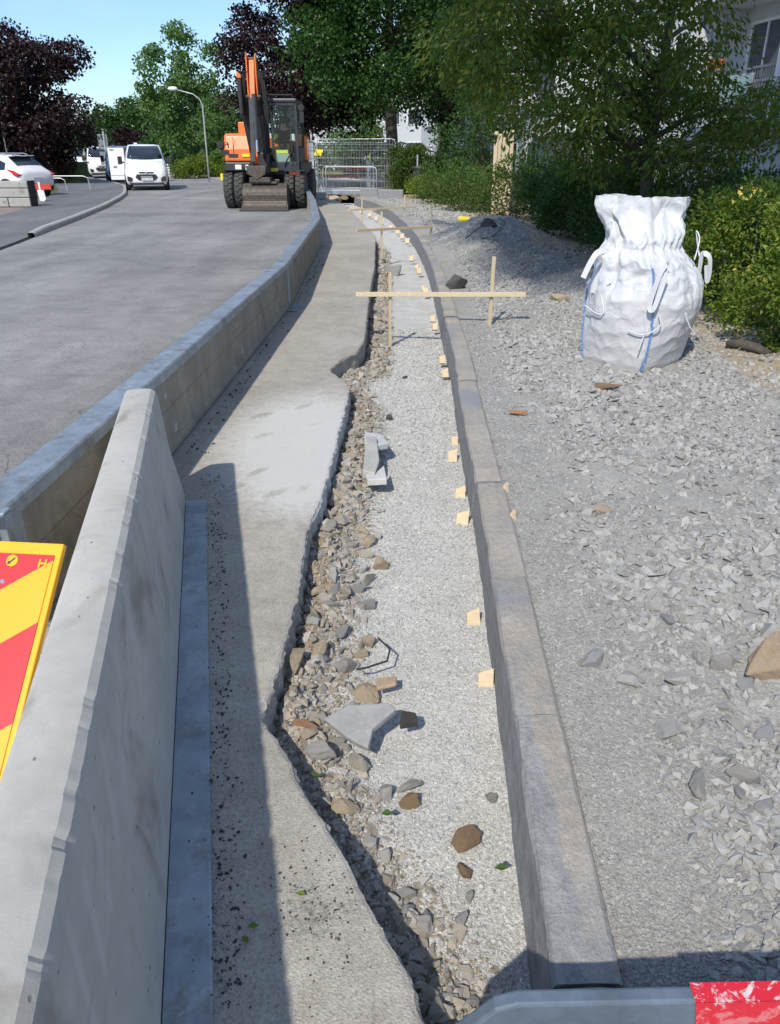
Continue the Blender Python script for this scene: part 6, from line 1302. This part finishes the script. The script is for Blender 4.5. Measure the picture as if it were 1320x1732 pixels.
# litter bin
q = PD(709, 282, 32.3); t = thing('litter_bin', 'black litter bin on a post among the shrubs', 'bin', (q.x, 32.3, 0)); zt = q.z; obj('bin_body', MB().lathe([(.18, zt-.82), (.21, zt-.78), (.235, zt-.06), (.26, zt-.05), (.26, zt), (.22, zt), (.2, zt-.3)], (0, 0, 0), 'z', 24), M_black, t); obj('post', MB().tube([(-.05, .27, 0), (-.05, .27, zt+.42)], .03), M_pipe, t); obj('bag_rim', MB().lathe([(.262, zt-.08), (.275, zt-.03), (.255, zt+.02)], (0, 0, 0), 'z', 24), M_dsteel, t)
# standing planks
q0 = PD(850, 288, 23.5); zt = PD(850, 222, 23.5).z; t = thing('plank_bundle', 'bundle of pale planks standing upright behind the hedge', 'planks', (q0.x, 23.5, 0))
for k, (x, dz, y) in enumerate([(-.22, 0, 0), (-.11, -.06, .01), (.0, .05, 0), (.11, -.03, .02), (.22, .03, 0), (-.15, -.2, .06), (.08, -.15, .07)]): obj('plank', MB().box((x, y, (zt+dz)/2), (.10, .03, zt+dz), (0, R(random.uniform(-1, 1)), R(random.uniform(-15, 15)))), M_wood, t)
# yellow bottle
p = P(787, 369, .1); t = thing('bottle', 'yellow plastic bottle lying on the gravel near the shrubs', 'bottle', (p.x, p.y, hz(p.x, p.y, True)+.07), R(-50)); obj('bottle_body', MB().lathe([(.001, -.2), (.06, -.2), (.068, -.18), (.068, .02), (.05, .03), (.05, .05), (.068, .06), (.068, .13), (.03, .2), (.025, .21)], (0, 0, 0), 'x', 18), M_yellow, t, smooth=False); obj('bottle_cap', MB().lathe([(.03, .21), (.03, .25), (.001, .25)], (0, 0, 0), 'x', 14), M_dsteel, t)
# hose on the heap, log under the shrub
def gp(u, v, up=.03): q = P(u, v, .35); return Vector((q.x, q.y, hz(q.x, q.y, True)+up))
tag(obj('hose', MB().tube([gp(788, 393), gp(805, 386), gp(825, 381), gp(845, 377), gp(855, 381), gp(835, 390), gp(815, 396)], .007, 6), M_black), 'thin black hose lying in loops on the shaded gravel heap', 'hose')
a, b = P(1228, 592, .05), P(1300, 604, .05); a.z = .1; b.z = .08; tag(obj('log', MB().tube([a, a.lerp(b, .3)+Vector((0, 0, .03)), a.lerp(b, .7)+Vector((0, .02, .02)), b], [.03, .045, .04, .025], 10), M_bark, smooth=True), 'dark rotten log under the sunlit rose shrub', 'log')

# ------------------------------------------------------------------ left side
SW = thing('stone_wall', 'low wall of rough grey granite blocks in front of the white car', 'wall', (-11.05, 25.45, .08), 0)
rr = random.Random(3); z = 0
for row, h in enumerate((.27, .27, .20)):
    x = 0
    while x > -5.4:
        w = rr.uniform(.5, 1.3) if row < 2 else rr.uniform(1.0, 1.6); o = obj('granite_block', MB().box((x-w/2, .22, z+h/2), (w-.02, .44+rr.uniform(-.03, .03), h-.015)), M_conG, SW, bevel=.025); x -= w
    z += h
obj('dark_end', MB().box((.02, .2, .37), (.03, .5, .76)), M_black, SW)  # thin black sheet over the end face of the wall
pb = PD(71, 330, 28.2); t = thing('reflector_board', 'red and white low barrier board beside the stone wall', 'barrier board', (pb.x, 28.2, .08)); obj('board', MB().box((0, 0, .48), (.72, .03, .17)), M_redp, t); obj('post', MB().box((-.02, -.02, .5), (.06, .03, .26)).prism([(-.12, .38), (.1, .38), (.14, .1), (.06, .02), (-.08, .04)], -.04, 0, 'y'), M_frame, t)
t = thing('bicycle_rail', 'white tubular bicycle rail in the tall grass behind the car', 'rail', (PD(95, 300, 37).x, 37, .05)); obj('hoop', MB().tube([(-1.4, 0, 0), (-1.4, 0, .55), (-1.3, 0, .62), (1.2, 0, .62), (1.4, 0, .55), (1.45, 0, 0)], .02), M_pipe, t); obj('hoop', MB().tube([(-1.4, -1, 0), (-1.4, -1, .5), (-1.3, -1, .56), (.6, -1, .56), (.75, -1, .48), (.8, -1, 0)], .02), M_pipe, t)
o = obj('container', MB().prism([(-1.1, 0), (1.1, 0), (1.2, 1.0), (-1.2, 1.0)], -.7, .7, 'y'), M_lawn, bevel=.04); o.location = (PD(108, 295, 47).x, 47, .05); tag(o, 'dull green container behind the grass right of the copper maple trunk', 'container'); obj('lid', MB().box((0, 0, 1.05), (2.5, 1.5, .08)), M_lawn2, o)
def lamp(u0, v1, u1, uh, vh, y, lab):
    b = PD(u0, 290, y); b.z = 0; tp = PD(u1, v1, y); hd_ = PD(uh, vh, y); t = thing('street_lamp', lab, 'street lamp', b, 0, 'street lamps along the road'); T_ = Vector((0, 0, tp.z)); H_ = Vector((hd_.x-b.x, 0, hd_.z))
    obj('pole', MB().tube([(0, 0, 0), (0, 0, T_.z*.5), T_*.93, (H_.x*.08, 0, T_.z), (H_.x*.3, 0, T_.z+(H_.z-T_.z)*.5), H_], [.05, .045, .04, .033, .03, .025], 8), M_pipe, t, smooth=True); obj('lamp_head', MB().lathe([(.02, -.28), (.10, -.18), (.12, .1), (.08, .24), (.03, .28)], H_, 'x', 12), M_lens, t)
lamp(353, 168, 342, 292, 150, 50, 'nearest street lamp with a curved arm left of the digger'); lamp(292, 200, 284, 243, 184, 66, 'second street lamp behind the green street tree'); lamp(243, 222, 240, 217, 213, 92, 'third street lamp with its head above the white van'); lamp(184, 250, 182, 160, 246, 76, 'farthest street lamp with a short arm above the parked vans')
b = PD(184, 290, 56); t = thing('road_sign', 'tall leaning sign pole with two dark sign backs left of the van', 'road sign', (b.x, 56, 0)); z1 = PD(178, 218, 56).z; obj('pole', MB().tube([(0, 0, 0), (0, 0, z1)], .06), M_pipe, t); obj('sign_plate', MB().box((-.12, .06, z1-.75), (.62, .03, .9)), M_rail, t); obj('sign_plate', MB().box((-.12, .06, z1-1.75), (.62, .03, .8)), M_rail, t)
b = PD(110, 290, 50); t = thing('road_sign', 'small grey sign on a slim post above the green container', 'road sign', (b.x, 50, 0)); z1 = PD(107, 254, 50).z; obj('pole', MB().tube([(0, 0, 0), (0, 0, z1)], .035), M_pipe, t); obj('sign_plate', MB().box((0, -.05, z1-.25), (.32, .02, .5)), M_rail, t)
b = PD(286, 290, 62); o = obj('bollard', MB().lathe([(.12, 0), (.12, .75), (.08, .85), (.001, .88)]), M_frame, smooth=False); o.location = (b.x, 62, 0); tag(o, 'white bollard at the foot of the second street lamp', 'bollard')
b = PD(376, 300, 52); o = obj('marker_post', MB().lathe([(.1, 0), (.1, .35), (.001, .4)]), M_yellow); o.location = (b.x, 52, .05); tag(o, 'small yellow marker at the end of the clipped hedge', 'marker')
b = PD(18, 290, 44); t = thing('flag_pole', 'slim grey pole at the left behind the white car', 'pole', (b.x, 44, 0)); obj('pole', MB().tube([(0, 0, 0), (0, 0, 3.2)], .04), M_rail, t); obj('pole_cap', MB().lathe([(.05, 3.2), (.001, 3.26)]), M_rail, t)
